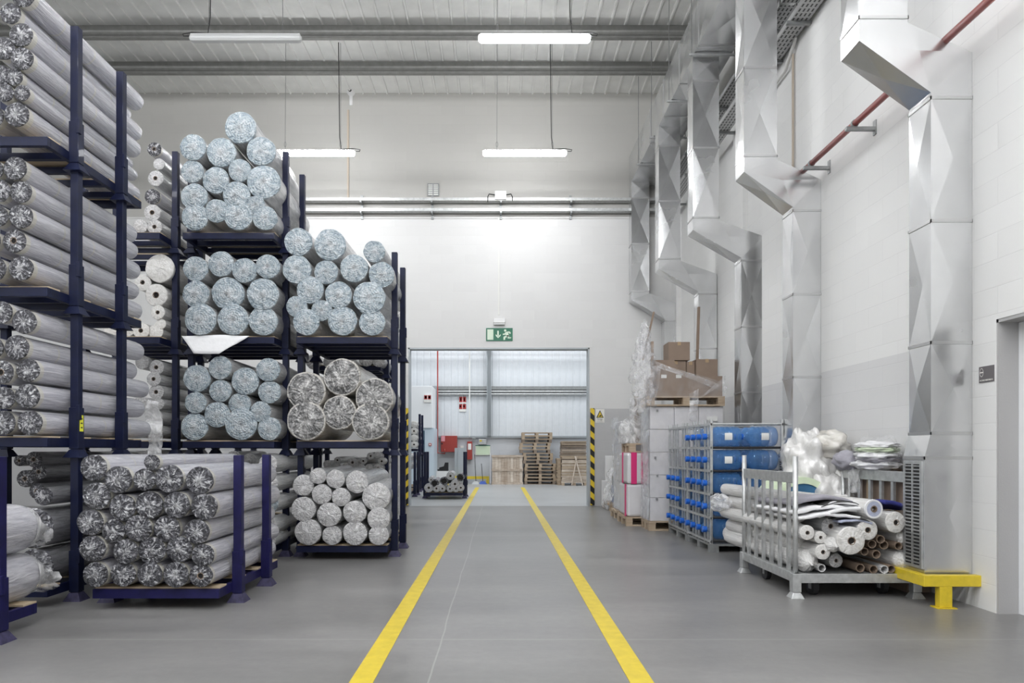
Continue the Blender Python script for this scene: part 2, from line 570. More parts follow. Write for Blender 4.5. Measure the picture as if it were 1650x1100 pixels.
def tag(o, label=None, cat=None, group=None, kind=None):
    if label:
        o['label'] = label
    if cat:
        o['category'] = cat
    if group:
        o['group'] = group
    if kind:
        o['kind'] = kind
    return o


def thing(name, label, cat, loc=(0, 0, 0), group=None, rot=None):
    o = bpy.data.objects.new(name, None)
    COL.objects.link(o)
    o.empty_display_size = 0.1
    o.location = loc
    if rot:
        o.rotation_euler = rot
    tag(o, label, cat, group)
    WL[o.name] = Vector(loc)
    return o


def part(name, mb, mat, parent, smooth=False, bevel=0.0, label=None, kind=None, fix=True):
    off = WL[parent.name]
    me = mb.mesh(name, off)
    if fix:
        fix_normals(me)
    me.materials.append(MATS[mat])
    if smooth:
        smooth_mesh(me)
    o = bpy.data.objects.new(name, me)
    COL.objects.link(o)
    o.parent = parent
    WL[o.name] = off
    if label:
        o['label'] = label
    if kind:
        o['kind'] = kind
    if bevel:
        md = o.modifiers.new('bevel', 'BEVEL')
        md.width = bevel
        md.segments = 2
        md.limit_method = 'ANGLE'
    return o


def solo(name, mb, mat, label=None, cat=None, group=None, kind=None, smooth=False, bevel=0.0, fix=True):
    xs = [p[0] for p in mb.v]
    ys = [p[1] for p in mb.v]
    zs = [p[2] for p in mb.v]
    loc = ((min(xs) + max(xs)) / 2, (min(ys) + max(ys)) / 2, min(zs))
    me = mb.mesh(name, loc)
    if fix:
        fix_normals(me)
    me.materials.append(MATS[mat])
    if smooth:
        smooth_mesh(me)
    o = bpy.data.objects.new(name, me)
    COL.objects.link(o)
    o.location = loc
    WL[o.name] = Vector(loc)
    tag(o, label, cat, group, kind)
    if bevel:
        md = o.modifiers.new('bevel', 'BEVEL')
        md.width = bevel
        md.segments = 2
        md.limit_method = 'ANGLE'
    return o


def struct(name, mb, mat, **kw):
    return solo(name, mb, mat, kind='structure', **kw)


def text_part(name, body, size, mat, parent, loc, rot, extr=0.0008, align='CENTER', bold=0.0, sx=1.0):
    cu = bpy.data.curves.new(name, 'FONT')
    cu.body = body
    cu.size = size
    cu.extrude = extr
    cu.offset = bold
    cu.align_x = align
    cu.align_y = 'CENTER'
    tmp = bpy.data.objects.new(name, cu)
    COL.objects.link(tmp)
    dg = bpy.context.evaluated_depsgraph_get()
    me = bpy.data.meshes.new_from_object(tmp.evaluated_get(dg))
    bpy.data.objects.remove(tmp)
    me.materials.clear()
    me.materials.append(MATS[mat])
    o = bpy.data.objects.new(name, me)
    COL.objects.link(o)
    o.parent = parent
    o.location = Vector(loc) - WL[parent.name]
    o.rotation_euler = rot
    o.scale = (sx, 1, 1)
    return o


def P(px, py, Y):
    return ((px - 805) * Y / 1100, Y, 1.2 + (725 - py) * Y / 1100)


# ------------------------------------------------------------------ the setting
XW, XW2, YB = 3.65, 3.80, 14.67
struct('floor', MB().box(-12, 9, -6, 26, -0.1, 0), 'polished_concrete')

# right wall: in front of, above and behind the door recess, then the set-back bay
w = MB().box(XW, XW + 0.4, 5.02, 9.5, 0, 8.95).box(XW, XW + 0.4, 3.95, 5.02, 2.16, 8.95).box(XW, XW + 0.4, -6, 3.95, 0, 8.95)
w.box(XW2, XW2 + 0.3, 9.5, YB + 0.1, 0, 8.95)
struct('wall_right', w, 'wall_paint_side')
struct('trim_1', MB().box(XW2 - 0.08, XW2 + 0.001, 10.45, 10.85, 0, 8.9), 'wall_paint_side')
struct('trim_2', MB().box(XW2 - 0.10, XW2 + 0.001, 14.3, YB + 0.02, 0, 8.9), 'wall_paint_side')
# reveal lining of the door recess
rv = MB().box(XW + 0.004, 3.86, 5.0, 5.024, 0, 2.16).box(XW + 0.004, 3.86, 3.95, 5.02, 2.135, 2.165)
struct('trim_3', rv, 'reveal_paint')
d = thing('door_1', None, None, (3.84, 4.5, 0))
del_keys = [k for k in ('label', 'category') if k in d]
d['kind'] = 'structure'
part('door_frame', MB().box(3.80, 3.86, 4.93, 5.0, 0, 2.135).box(3.80, 3.86, 3.95, 4.93, 2.07, 2.135), 'white_paint', d, bevel=0.004)
dl = part('door_leaf', MB().box(3.815, 3.86, 3.97, 4.925, 0.01, 2.065), 'door_paint', d, bevel=0.003)
hb = MB().box(3.795, 3.815, 4.80, 4.86, 0.86, 1.06)
part('handle_plate', hb, 'black_rubber', dl, bevel=0.004)
part('door_handle', MB().tube([(3.815, 4.83, 1.0), (3.76, 4.83, 1.0), (3.752, 4.82, 1.0), (3.75, 4.68, 1.0)], 0.011, 10), 'black_rubber', dl, smooth=True)

# back wall with the opening
XL, XR, ZO = -1.96, 1.93, 3.4
w = MB().box(-12, XL, YB, YB + 0.25, 0, 8.95).box(XR, 4.2, YB, YB + 0.25, 0, 8.95).box(XL, XR, YB, YB + 0.25, ZO, 8.95)
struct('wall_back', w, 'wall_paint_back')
struct('trim_4', MB().box(XL, XL + 0.03, YB - 0.012, YB + 0.26, 0, ZO).box(XR - 0.03, XR, YB - 0.012, YB + 0.26, 0, ZO).box(XL, XR, YB - 0.012, YB + 0.26, ZO - 0.03, ZO),
       'steel_beam_grey')
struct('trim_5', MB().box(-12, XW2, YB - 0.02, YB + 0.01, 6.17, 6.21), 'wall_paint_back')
struct('wall_left', MB().box(-12.2, -12, -6, 26, 0, 8.95), 'white_paint')

# ceiling: ribbed sheet
mb = MB()
pitch = 0.26
x = -12.0
prof = []
while x < 4.1:
    prof += [(x, 8.87), (x + 0.2, 8.87), (x + 0.212, 8.842), (x + 0.24, 8.842), (x + 0.252, 8.87)]
    x += pitch
vs = [(p[0], -6, p[1]) for p in prof] + [(p[0], YB + 0.02, p[1]) for p in prof]
n = len(prof)
mb.add(vs, [(i, i + 1, i + 1 + n, i + n) for i in range(n - 1)])
mb.box(-12, 4.2, -6, YB + 0.3, 8.90, 9.0)
struct('ceiling', mb, 'ceiling_sheet', fix=False)
# purlins
zs = [(0, 0), (0.07, 0), (0.07, -0.012), (0.012, -0.012), (0.012, -0.09), (0.03, -0.12), (0.03, -0.16), (0.012, -0.19),
      (0.012, -0.255), (-0.06, -0.255), (-0.06, -0.235), (-0.075, -0.235), (-0.075, -0.275), (0.0, -0.275), (0.0, -0.19), (0.018, -0.16), (0.018, -0.12), (0, -0.09)]
for i, yy in enumerate([13.43, 12.28, 11.0, 9.7, 8.4, 7.1, 5.8, 4.5, 2.95]):
    struct('ceiling_beam', MB().extrude_poly([(yy + a, 8.842 + b_) for a, b_ in zs], 'x', -12, 3.9), 'purlin_steel')

# far room
FY = 25.0
struct('wall_far_base', MB().box(-9, 8, FY, FY + 0.3, 0, 1.70), 'wall_paint_far')
mb = MB()
x = -9.0
prof = []
while x < 8:
    prof += [(x, FY - 0.05), (x + 0.17, FY - 0.05), (x + 0.185, FY - 0.038), (x + 0.225, FY - 0.038), (x + 0.24, FY - 0.05)]
    x += 0.25
n = len(prof)
mb.add([(p[0], p[1], 1.70) for p in prof] + [(p[0], p[1], 7.2) for p in prof], [(i, i + 1, i + 1 + n, i + n) for i in range(n - 1)])
struct('wall_far', mb, 'sheet_cladding', fix=False)
struct('wall_far_left', MB().box(-9.2, -9, YB, 26, 0, 7.3), 'sheet_cladding')
struct('wall_far_right', MB().box(5.5, 5.7, YB + 0.25, 26, 0, 7.3), 'sheet_cladding')
struct('ceiling_far', MB().box(-9.2, 8, YB + 0.25, 26, 7.2, 7.3), 'ceiling_sheet')
struct('trim_6', MB().box(-9, 8, FY - 0.10, FY - 0.03, 1.66, 1.72), 'steel_beam_grey')
struct('trim_7', MB().box(-2.45, 8, FY - 0.2, FY - 0.06, 3.40, 3.52), 'galvanised_dark')
struct('trim_8', MB().tube([(-2.45, FY - 0.16, 3.34), (8, FY - 0.16, 3.34)], 0.035, 10).tube([(-2.45, FY - 0.16, 3.24), (8, FY - 0.16, 3.24)], 0.03, 10), 'galvanised')
struct('column_far', MB().box(-0.46, -0.44, FY - 0.35, FY - 0.05, 1.72, 7.2).box(-0.32, -0.30, FY - 0.35, FY - 0.05, 1.72, 7.2).box(-0.45, -0.31, FY - 0.22, FY - 0.2, 1.72, 7.2), 'steel_beam_grey')
struct('trim_9', MB().box(-2.45, -2.28, FY - 0.3, FY - 0.05, 1.7, 3.52), 'steel_beam_grey')

# white cabin in the far room
cb = thing('site_cabin', 'white cabin with pale blue lower wall at the left of the far room', 'cabin', (-4.3, 22.9, 0))
part('upper_panel', MB().box(-6.5, -2.27, 23.0, 24.3, 1.95, 3.36), 'white_paint', cb, bevel=0.01)
part('lower_panel', MB().box(-6.5, -2.22, 23.06, 24.3, 0, 1.95), 'pale_blue_panel', cb, label='pale blue lower wall panel')
part('window_pane', MB().box(-2.66, -2.53, 23.03, 23.07, 1.0, 1.86), 'glass_dark', cb)

# painted floor lines
for sx, nm in ((-0.715, 'left'), (0.735, 'right')):
    solo('floor_marking', MB().box(sx - 0.062, sx + 0.062, 1.0, 22.0, 0.0, 0.0025), 'yellow_line',
         'yellow walkway line painted on the concrete, the %s-hand one of two' % nm, 'floor line', 'walkway lines', kind='thing')

# ------------------------------------------------------------------ ducts
rnd = random.Random(5)


def creased(mb, q, amp):
    """a quad face split in four triangles about a raised centre: the X crease of sheet duct"""
    q = [Vector(p) for p in q]
    c = sum(q, Vector()) / 4
    nrm = (q[2] - q[0]).cross(q[3] - q[1]).normalized()
    c += nrm * amp
    mb.add(q + [c], [(0, 1, 4), (1, 2, 4), (2, 3, 4), (3, 0, 4)])


def duct_seg(s0, s1, y0, y1, amp=0.022):
    """s = (xl, zl, xr, zr); a length of duct between two cross lines, y0..y1 wide"""
    mb = MB()
    A = [(s0[0], y0, s0[1]), (s0[2], y0, s0[3]), (s0[2], y1, s0[3]), (s0[0], y1, s0[1])]
    B = [(s1[0], y0, s1[1]), (s1[2], y0, s1[3]), (s1[2], y1, s1[3]), (s1[0], y1, s1[1])]
    for i in range(4):
        j = (i + 1) % 4
        sg = rnd.choice((-1, 1)) if i != 2 else 1
        creased(mb, [A[i], A[j], B[j], B[i]], amp * sg)
    return mb


def flange(s, y0, y1, t=0.006, h=0.012):
    mb = MB()
    (xl, zl, xr, zr) = s
    dv = Vector((xr - xl, 0, zr - zl)).normalized()
    nv = Vector((-dv.z, 0, dv.x)) * h
    a, b_ = Vector((xl, 0, zl)) - dv * t, Vector((xr, 0, zr)) + dv * t
    for (ya, yb) in ((y0 - t, y0 + 0.002), (y1 - 0.002, y1 + t)):
        pp = [a - nv, b_ - nv, b_ + nv, a + nv]
        mb.add([(p.x, ya, p.z) for p in pp] + [(p.x, yb, p.z) for p in pp],
               [(0, 1, 2, 3), (7, 6, 5, 4), (0, 4, 5, 1), (1, 5, 6, 2), (2, 6, 7, 3), (3, 7, 4, 0)])
    for e, sgn in ((a, 1), (b_, -1)):
        pp = [e - nv, e + dv * (t + 0.002) * sgn - nv, e + dv * (t + 0.002) * sgn + nv, e + nv]
        mb.add([(p.x, y0 - t, p.z) for p in pp] + [(p.x, y1 + t, p.z) for p in pp],
               [(0, 1, 2, 3), (7, 6, 5, 4), (0, 4, 5, 1), (1, 5, 6, 2), (2, 6, 7, 3), (3, 7, 4, 0)])
    return mb


ORD = ['first', 'second', 'third', 'fourth', 'fifth', 'sixth', 'seventh', 'eighth', 'ninth', 'tenth']
RY = [(5.27, 0.0), (7.75, 0.0), (9.80, 0.14), (11.9, 0.14), (14.36, 0.14)]
rl = ['nearest drop of the sheet-metal duct, beside the door and above the yellow guard',
      'second nearest drop of the sheet-metal duct, behind the trolley and bottle racks',
      'third nearest drop of the sheet-metal duct, right of the cardboard boxes',
      'fourth drop of the sheet-metal duct, behind the tall standing cardboard strip',
      'farthest drop of the sheet-metal duct, in the corner of the end wall']
for i, (y, dx) in enumerate(RY):
    y1 = y + 0.28
    t = thing('ventilation_duct', rl[i], 'duct', (3.3 + dx, y + 0.14, 0.24), 'drops of the ventilation duct')
    U = lambda z: (2.775, z, 3.15, z)
    Lw = lambda z: (3.33 + dx, z, XW - 0.002 + dx, z)
    Fl = lambda z: (3.28 + dx, z, XW - 0.002 + dx, z)
    st = [U(6.86), U(6.5), U(5.54), U(4.54)]
    for a, b_ in zip(st[:-1], st[1:]):
        part('riser_section', duct_seg(a, b_, y, y1), 'duct_sheet', t)
    e1, e2, e3 = U(4.54), (2.775, 4.36, 3.15, 4.50), (3.33 + dx, 3.96, XW - 0.002 + dx, 4.27)
    part('offset_section', duct_seg(e1, e2, y, y1, 0.003).add(*(lambda m_: (m_.v, m_.f))(duct_seg(e2, e3, y, y1, 0.022))).add(
        *(lambda m_: (m_.v, m_.f))(duct_seg(e3, Lw(3.92), y, y1, 0.002))), 'duct_sheet', t)
    lo = [Lw(3.92), Lw(2.97), Lw(2.03), Lw(1.33)]
    for a, b_ in zip(lo[:-1], lo[1:]):
        part('lower_section', duct_seg(a, b_, y, y1), 'duct_sheet', t)
    part('flared_section', duct_seg(Lw(1.33), Fl(1.14), y, y1, 0.006), 'duct_sheet', t)
    pl = part('outlet_box', duct_seg(Fl(1.14), Fl(0.24), y, y1, 0.012), 'duct_sheet', t)
    for s_ in (st[1], st[2], st[3], lo[0], lo[1], lo[2], lo[3], Fl(1.14)):
        part('joint_flange', flange(s_, y, y1), 'duct_flange', t)
    if i < 2:
        gx = 3.28 + dx
        gr = part('louver_grille', MB().box(gx - 0.012, gx + 0.001, y + 0.02, y + 0.26, 0.28, 0.3).box(gx - 0.012, gx + 0.001, y + 0.02, y + 0.26, 1.09, 1.115)
                  .box(gx - 0.012, gx + 0.001, y + 0.02, y + 0.045, 0.3, 1.09).box(gx - 0.012, gx + 0.001, y + 0.235, y + 0.26, 0.3, 1.09)
                  .box(gx - 0.012, gx + 0.001, y + 0.13, y + 0.15, 0.3, 1.09), 'galvanised', t)
        part('grille_opening', MB().box(gx - 0.004, gx + 0.0005, y + 0.045, y + 0.235, 0.3, 1.09), 'louver_dark', gr)
        bl = MB()
        z = 0.315
        while z < 1.08:
            bl.box(gx - 0.013, gx - 0.003, y + 0.045, y + 0.235, z, z + 0.009)
            z += 0.028
        part('louver_blade', bl, 'galvanised', gr, kind='stuff')

t = thing('main_duct', 'long creased sheet-metal duct running under the roof into the far corner', 'duct', (3.04, 9, 6.85))
y = 3.4
while y < 14.6:
    y2 = min(y + 1.02, 14.64)
    mb = MB()
    x0, x1, z0, z1 = 2.775, 3.31, 6.85, 7.47
    A = [(x0, y, z0), (x1, y, z0), (x1, y, z1), (x0, y, z1)]
    B = [(p[0], y2, p[2]) for p in A]
    for i in range(4):
        creased(mb, [A[i], A[(i + 1) % 4], B[(i + 1) % 4], B[i]], 0.022 * rnd.choice((-1, 1)))
    part('duct_section', mb, 'duct_sheet', t)
    fl = MB().box(x0 - .008, x1 + .008, y - .008, y + .008, z0 - .008, z0 + .002).box(x0 - .008, x1 + .008, y - .008, y + .008, z1 - .002, z1 + .008)
    fl.box(x0 - .008, x0 + .002, y - .008, y + .008, z0, z1).box(x1 - .002, x1 + .008, y - .008, y + .008, z0, z1)
    part('joint_flange', fl, 'duct_flange', t)
    y = y2
for k, yy in enumerate((13.45, 12.3, 11.02, 9.72, 8.42)):
    hg = thing('duct_hanger', 'threaded rod hanger carrying the main duct, %s counted from the end wall' % ORD[k], 'hanger', (3.04, yy, 6.8), 'duct hangers')
    for xx in (2.735, 3.345):
        part('rod', MB().tube([(xx, yy, 6.80), (xx, yy, 8.56)], 0.006, 6), 'wire_grey', hg)
    part('crossbar', MB().box(2.70, 3.38, yy - 0.015, yy + 0.015, 6.815, 6.84), 'galvanised', hg)

# yellow guard round the first outlet
t = thing('duct_guard', 'yellow steel guard rail standing round the foot of the nearest duct', 'guard rail', (3.45, 5.2, 0))
part('rail', MB().box(3.215, XW, 5.17, 5.235, 0.165, 0.25).box(3.215, 3.275, 5.2355, 5.62, 0.165, 0.25), 'yellow_paint', t, bevel=0.004)
part('post', MB().box(3.335, 3.43, 5.17, 5.23, 0.008, 0.165), 'yellow_paint', t, bevel=0.003)
part('foot_plate', MB().box(3.31, 3.455, 5.15, 5.25, 0, 0.008), 'yellow_paint', t)

# ------------------------------------------------------------------ pipes, trays, conduit
t = thing('sprinkler_pipe', 'red steel pipe running high along the right wall through the ducts', 'pipe', (3.45, 4.3, 4.33))
part('pipe_run', MB().tube([(3.45, -1, 4.37), (3.45, 7.95, 4.37)], 0.03, 16), 'pipe_red', t, smooth=True)
for yy in (5.9, 6.9):
    pass
for yy, w_ in ((6.63, 'nearer'), (7.55, 'farther')):
    bt = thing('pipe_bracket', 'grey steel wall bracket holding the red pipe, the %s one' % w_, 'bracket', (3.55, yy, 4.3), 'pipe brackets')
    part('arm', MB().box(3.36, XW, yy - 0.02, yy + 0.02, 4.30, 4.335), 'galvanised_dark', bt, bevel=0.002)
    part('clamp', MB().tube([(3.45, yy - 0.012, 4.37), (3.45, yy + 0.012, 4.37)], 0.037, 16), 'galvanised_dark', bt)
    part('wall_plate', MB().box(XW - 0.012, XW, yy - 0.025, yy + 0.025, 4.26, 4.40), 'galvanised_dark', bt)

for k, (z, yn, yf, lb) in enumerate(((6.60, 8.3, 14.5, 'upper'), (6.22, 4.5, 14.5, 'lower'))):
    t = thing('cable_tray', 'perforated steel cable tray along the right wall, the %s of two' % lb, 'cable tray', (3.5, 9, z))
    pr = [(3.40, z + 0.06), (3.40, z), (XW - 0.03, z), (XW - 0.03, z + 0.06), (XW - 0.035, z + 0.06), (XW - 0.035, z + 0.005), (3.405, z + 0.005), (3.405, z + 0.06)]
    part('tray_channel', MB().extrude_poly([(p[0], p[1]) for p in pr], 'y', yn, yf), 'perforated_tray', t)
    for yy in (8.0, 8.8, 10.77, 12.4, 13.9):
        if yy > yn:
            part('support_arm', MB().box(3.36, XW if yy < 9.5 else XW2, yy - 0.02, yy + 0.02, z - 0.035, z), 'galvanised_dark', t)
t = thing('cable_tray', 'short upper perforated tray piece near the roof beside the second duct drop', 'cable tray', (3.5, 7.6, 6.6))
pr = [(3.40, 6.66), (3.40, 6.6), (3.62, 6.6), (3.62, 6.66), (3.615, 6.66), (3.615, 6.605), (3.405, 6.605), (3.405, 6.66)]
part('tray_channel', MB().extrude_poly(pr, 'y', 6.0, 8.25), 'perforated_tray', t)
part('support_arm', MB().box(3.36, XW, 7.78, 7.82, 6.565, 6.6), 'galvanised_dark', t)
solo('cable_conduit', MB().tube([(3.60, 7.0, 6.75), (3.60, 8.1, 6.5), (3.61, 8.35, 6.2), (3.6, 8.6, 5.98), (3.61, 9.4, 5.98)], 0.022, 8), 'conduit_white',
     'white flexible conduit looping below the trays on the right wall', 'conduit', smooth=True)
solo('cable_conduit', MB().tube([(XW - 0.02, 8.45, 6.1), (XW - 0.02, 8.45, 4.0), (XW - 0.02, 8.45, 3.2)], 0.014, 8), 'conduit_beige',
     'beige vertical conduit on the right wall beside the second duct drop', 'conduit')

for z, lb in ((6.49, 'upper'), (6.27, 'lower')):
    t = thing('wall_tray', 'galvanised cable tray across the end wall, the %s of two' % lb, 'cable tray', (-1, YB - 0.12, z))
    pr = [(YB - 0.20, z + 0.06), (YB - 0.20, z), (YB - 0.05, z), (YB - 0.05, z + 0.06), (YB - 0.055, z + 0.06), (YB - 0.055, z + 0.005), (YB - 0.195, z + 0.005), (YB - 0.195, z + 0.06)]
    part('tray_channel', MB().extrude_poly(pr, 'x', -6.0, 3.45), 'galvanised', t)
for k, px in enumerate((584, 697, 807, 919, 1043)):
    X = (px - 805) * YB / 1100
    t = thing('tray_bracket', 'steel bracket holding both trays on the end wall, %s from the left' % ORD[k], 'bracket', (X, YB - 0.1, 6.15), 'end wall tray brackets')
    part('upright', MB().box(X - 0.025, X + 0.025, YB - 0.035, YB, 6.15, 6.66), 'galvanised_dark', t)
    part('arm', MB().box(X - 0.02, X + 0.02, YB - 0.21, YB - 0.035, 6.45, 6.49), 'galvanised_dark', t)
    part('arm', MB().box(X - 0.02, X + 0.02, YB - 0.21, YB - 0.035, 6.23, 6.27), 'galvanised_dark', t)

t = thing('junction_box', 'small white junction box with black cables on the upper end wall tray', 'junction box', (0, YB - 0.2, 6.5))
part('box_body', MB().box(-0.10, 0.14, YB - 0.24, YB - 0.205, 6.50, 6.68), 'white_plastic', t, bevel=0.006)
part('cable_loop', MB().tube([(-0.1, YB - 0.22, 6.6), (-0.22, YB - 0.22, 6.62), (-0.25, YB - 0.22, 6.56), (-0.25, YB - 0.22, 6.45)], 0.012, 6), 'cable_black', t)
part('cable_loop', MB().tube([(0.14, YB - 0.22, 6.6), (0.24, YB - 0.22, 6.62), (0.27, YB - 0.22, 6.56), (0.27, YB - 0.22, 6.47)], 0.012, 6), 'cable_black', t)
solo('cable_conduit', MB().box(-0.03, -0.005, YB - 0.025, YB, 4.1, 6.2), 'conduit_white',
     'thin pale conduit on the end wall dropping to the emergency light', 'conduit')
solo('cable_conduit', MB().box(-3.27, -3.235, YB - 0.03, YB, 6.55, 8.50), 'conduit_beige',
     'tan vertical conduit on the end wall below the camera', 'conduit')
t = thing('emergency_light', 'white box-shaped emergency light on the end wall above the exit sign', 'emergency light', (0, YB, 3.86))
part('housing', MB().box(-0.13, 0.12, YB - 0.10, YB, 3.92, 4.02), 'white_plastic', t, bevel=0.01)
part('lens', MB().box(-0.12, 0.11, YB - 0.085, YB, 3.885, 3.92), 'tube_off', t)
# exit sign
t = thing('exit_sign', 'green emergency exit sign with door, arrow and running figure above the opening', 'sign', (0, YB, 3.54))
sx0, sx1, sz0, sz1 = -0.29, 0.28, 3.545, 3.82
part('sign_board', MB().box(sx0, sx1, YB - 0.02, YB, sz0, sz1), 'sign_green', t)
ys = YB - 0.022


def flat(pts):  # px,py in a 1200x1100 view of the sign
    return [((775 + a / 20 - 805) * YB / 1100, 1.2 + (725 - (505 + b_ / 20)) * YB / 1100) for a, b_ in pts]


def sign_shape(polys):
    mb = MB()
    for p in polys:
        mb.extrude_poly(flat(p), 'y', ys - 0.002, YB - 0.02)
    return mb


part('door_symbol', sign_shape([[(205, 515), (400, 515), (400, 850), (205, 850)]]), 'sign_glow', t)
part('arrow_symbol', sign_shape([[(525, 560), (575, 560), (575, 720), (525, 720)], [(475, 670), (475, 720), (550, 800), (550, 740)], [(550, 740), (550, 800), (635, 720), (635, 670)]]), 'sign_glow', t)
circ = [(780 + 40 * math.cos(a * PI / 8), 552 + 38 * math.sin(a * PI / 8)) for a in range(16)]
part('figure_symbol', sign_shape([circ, [(790, 605), (870, 580), (900, 740), (830, 745), (770, 640)], [(860, 580), (930, 585), (965, 630), (935, 670), (905, 630), (860, 620)],
                                  [(770, 625), (800, 690), (705, 695), (705, 655), (750, 650)], [(830, 700), (890, 740), (780, 790), (780, 850), (725, 855), (725, 755)],
                                  [(850, 700), (905, 700), (905, 770), (975, 765), (970, 805), (855, 810), (870, 770)]]), 'sign_glow', t)
# vent and camera
t = thing('wall_vent', 'small square grey vent grille high on the end wall above the trays', 'vent', (-1.42, YB, 6.63))
part('vent_frame', MB().box(-1.55, -1.30, YB - 0.03, YB, 6.65, 6.92), 'galvanised_dark', t)
sl = MB()
for k in range(6):
    sl.box(-1.53, -1.435, YB - 0.035, YB - 0.03, 6.67 + k * 0.04, 6.69 + k * 0.04)
    sl.box(-1.415, -1.32, YB - 0.035, YB - 0.03, 6.67 + k * 0.04, 6.69 + k * 0.04)
part('vent_slats', sl, 'conduit_white', t)
t = thing('security_camera', 'small round white security camera under the roof on the end wall', 'camera', (-3.2, YB - 0.1, 8.8))
mb = MB()
mb.lathe_y([(0.001, -0.13), (0.045, -0.12), (0.075, -0.09), (0.085, -0.04), (0.085, 0.0)], 20, (-3.19, YB, 8.98 - 0.01))
mb.v = [(a, b_, c_ - 0.02) for a, b_, c_ in mb.v]
part('dome', mb, 'white_plastic', t, smooth=True)
part('camera_lens', MB().tube([(-3.19, YB - 0.15, 8.94), (-3.19, YB - 0.11, 8.94)], 0.035, 14), 'black_rubber', t)
for o in list(t.children):
    o.location.z -= 0.07
part('mount', MB().box(-3.22, -3.16, YB - 0.02, YB, 8.6, 8.82), 'white_plastic', t)

# column guards and warning sign
for x0, lb in ((XL - 0.085, 'left'), (XR + 0.02, 'right')):
    solo('column_guard', MB().box(x0, x0 + 0.085, YB - 0.03, YB, 0.02, 2.1), 'hazard_stripes',
         'yellow and black striped edge guard on the %s side of the opening' % lb, 'edge guard', 'striped edge guards')
t = thing('warning_sign', 'white sign with yellow warning triangle beside the right striped guard', 'sign', (2.12, YB, 1.78))
part('sign_board', MB().box(2.06, 2.25, YB - 0.012, YB, 1.79, 2.08), 'sign_white', t)
part('triangle_border', MB().extrude_poly([(2.075, 1.895), (2.235, 1.895), (2.155, 2.06)], 'y', YB - 0.015, YB - 0.012), 'ink', t)
part('triangle_field', MB().extrude_poly([(2.10, 1.908), (2.21, 1.908), (2.155, 2.025)], 'y', YB - 0.018, YB - 0.015), 'guard_yellow', t)
part('truck_symbol', MB().extrude_poly([(2.13, 1.92), (2.185, 1.92), (2.185, 1.945), (2.165, 1.965), (2.155, 1.94), (2.13, 1.94)], 'y', YB - 0.02, YB - 0.018), 'ink', t)
text_part('lettering', 'Perigo', 0.045, 'ink', t, (2.155, YB - 0.014, 1.865), (PI / 2, 0, 0))
text_part('lettering', 'Circulação', 0.026, 'ink_grey', t, (2.155, YB - 0.014, 1.832), (PI / 2, 0, 0))
text_part('lettering', 'de empilhadores', 0.022, 'ink_grey', t, (2.155, YB - 0.014, 1.808), (PI / 2, 0, 0))

# door sign
t = thing('door_sign', 'small dark grey restricted access sign on the wall beside the door', 'sign', (XW, 5.11, 1.70))
part('sign_board', MB().box(XW - 0.006, XW, 5.035, 5.19, 1.71, 1.83), 'sign_grey', t)
mb = MB()
for k in range(24):
    a0, a1 = 2 * PI * k / 24, 2 * PI * (k + 1) / 24
    mb.add([(XW - 0.0075, 5.16 + 0.02 * math.cos(a), 1.785 + 0.033 * math.sin(a)) for a in (a0, a1)] +
           [(XW - 0.0075, 5.16 + 0.0165 * math.cos(a), 1.785 + 0.029 * math.sin(a)) for a in (a1, a0)], [(0, 1, 2, 3)])
mb.box(XW - 0.008, XW - 0.006, 5.143, 5.177, 1.781, 1.790)
part('no_entry_symbol', mb, 'sign_white', t)
text_part('lettering', 'ACESSO RESTRITO', 0.0165, 'sign_white', t, (XW - 0.007, 5.112, 1.724), (PI / 2, 0, -PI / 2))


# ------------------------------------------------------------------ lights
def strip_light(cx, y, z, on, label, end_side=1):
    L = 1.57
    t = thing('strip_light', label, 'ceiling light', (cx, y, z), 'hanging strip lights')
    prof = [(-0.03, 0.052), (-0.036, 0.035), (0.036, 0.035), (0.03, 0.052)]
    part('housing', MB().extrude_poly([(y + a, z + b_) for a, b_ in prof], 'x', cx - L / 2 + 0.02, cx + L / 2 - 0.02), 'white_plastic', t)
    pf = [(-0.036, 0.04), (-0.06, 0.0), (-0.055, -0.025), (-0.035, -0.05), (0.035, -0.05), (0.055, -0.025), (0.06, 0.0), (0.036, 0.04)]
    mb = MB()
    xs = [(-L / 2, 0.5), (-L / 2 + 0.015, 0.85), (-L / 2 + 0.04, 1), (L / 2 - 0.04, 1), (L / 2 - 0.015, 0.85), (L / 2, 0.5)]
    vs = [(cx + a, y + p[0] * s_, z + p[1] * s_) for a, s_ in xs for p in pf]
    n = len(pf)
    fs = [(i * n + k, i * n + (k + 1) % n, (i + 1) * n + (k + 1) % n, (i + 1) * n + k) for i in range(len(xs) - 1) for k in range(n)]
    fs += [tuple(range(n)), tuple((len(xs) - 1) * n + k for k in range(n))]
    mb.add(vs, fs)
    part('diffuser', mb, 'tube_on' if on else 'tube_off', t)
    for sx in (-0.52, 0.52):
        part('suspension_wire', MB().tube([(cx + sx, y, z + 0.045), (cx + sx * 0.99, y + 0.02, 8.84)], 0.004, 5), 'wire_grey', t)
        part('wire_loop', MB().tube([(cx + sx + 0.02 * math.cos(a), y, z + 0.16 + 0.05 * math.sin(a)) for a in [2 * PI * k / 12 for k in range(13)]], 0.003, 4), 'wire_grey', t)
    part('feed_cable', MB().tube([(cx + end_side * L / 2, y, z + 0.03), (cx + end_side * (L / 2 + 0.09), y, z + 0.03), (cx + end_side * (L / 2 + 0.10), y, z + 0.06),
                                  (cx + end_side * (L / 2 - 0.02), y, z + 0.08), (cx + end_side * 0.53, y, z + 0.07), (cx + end_side * 0.50, y, z + 0.3), (cx + end_side * 0.48, y, 8.84)], 0.008, 6), 'cable_black', t)


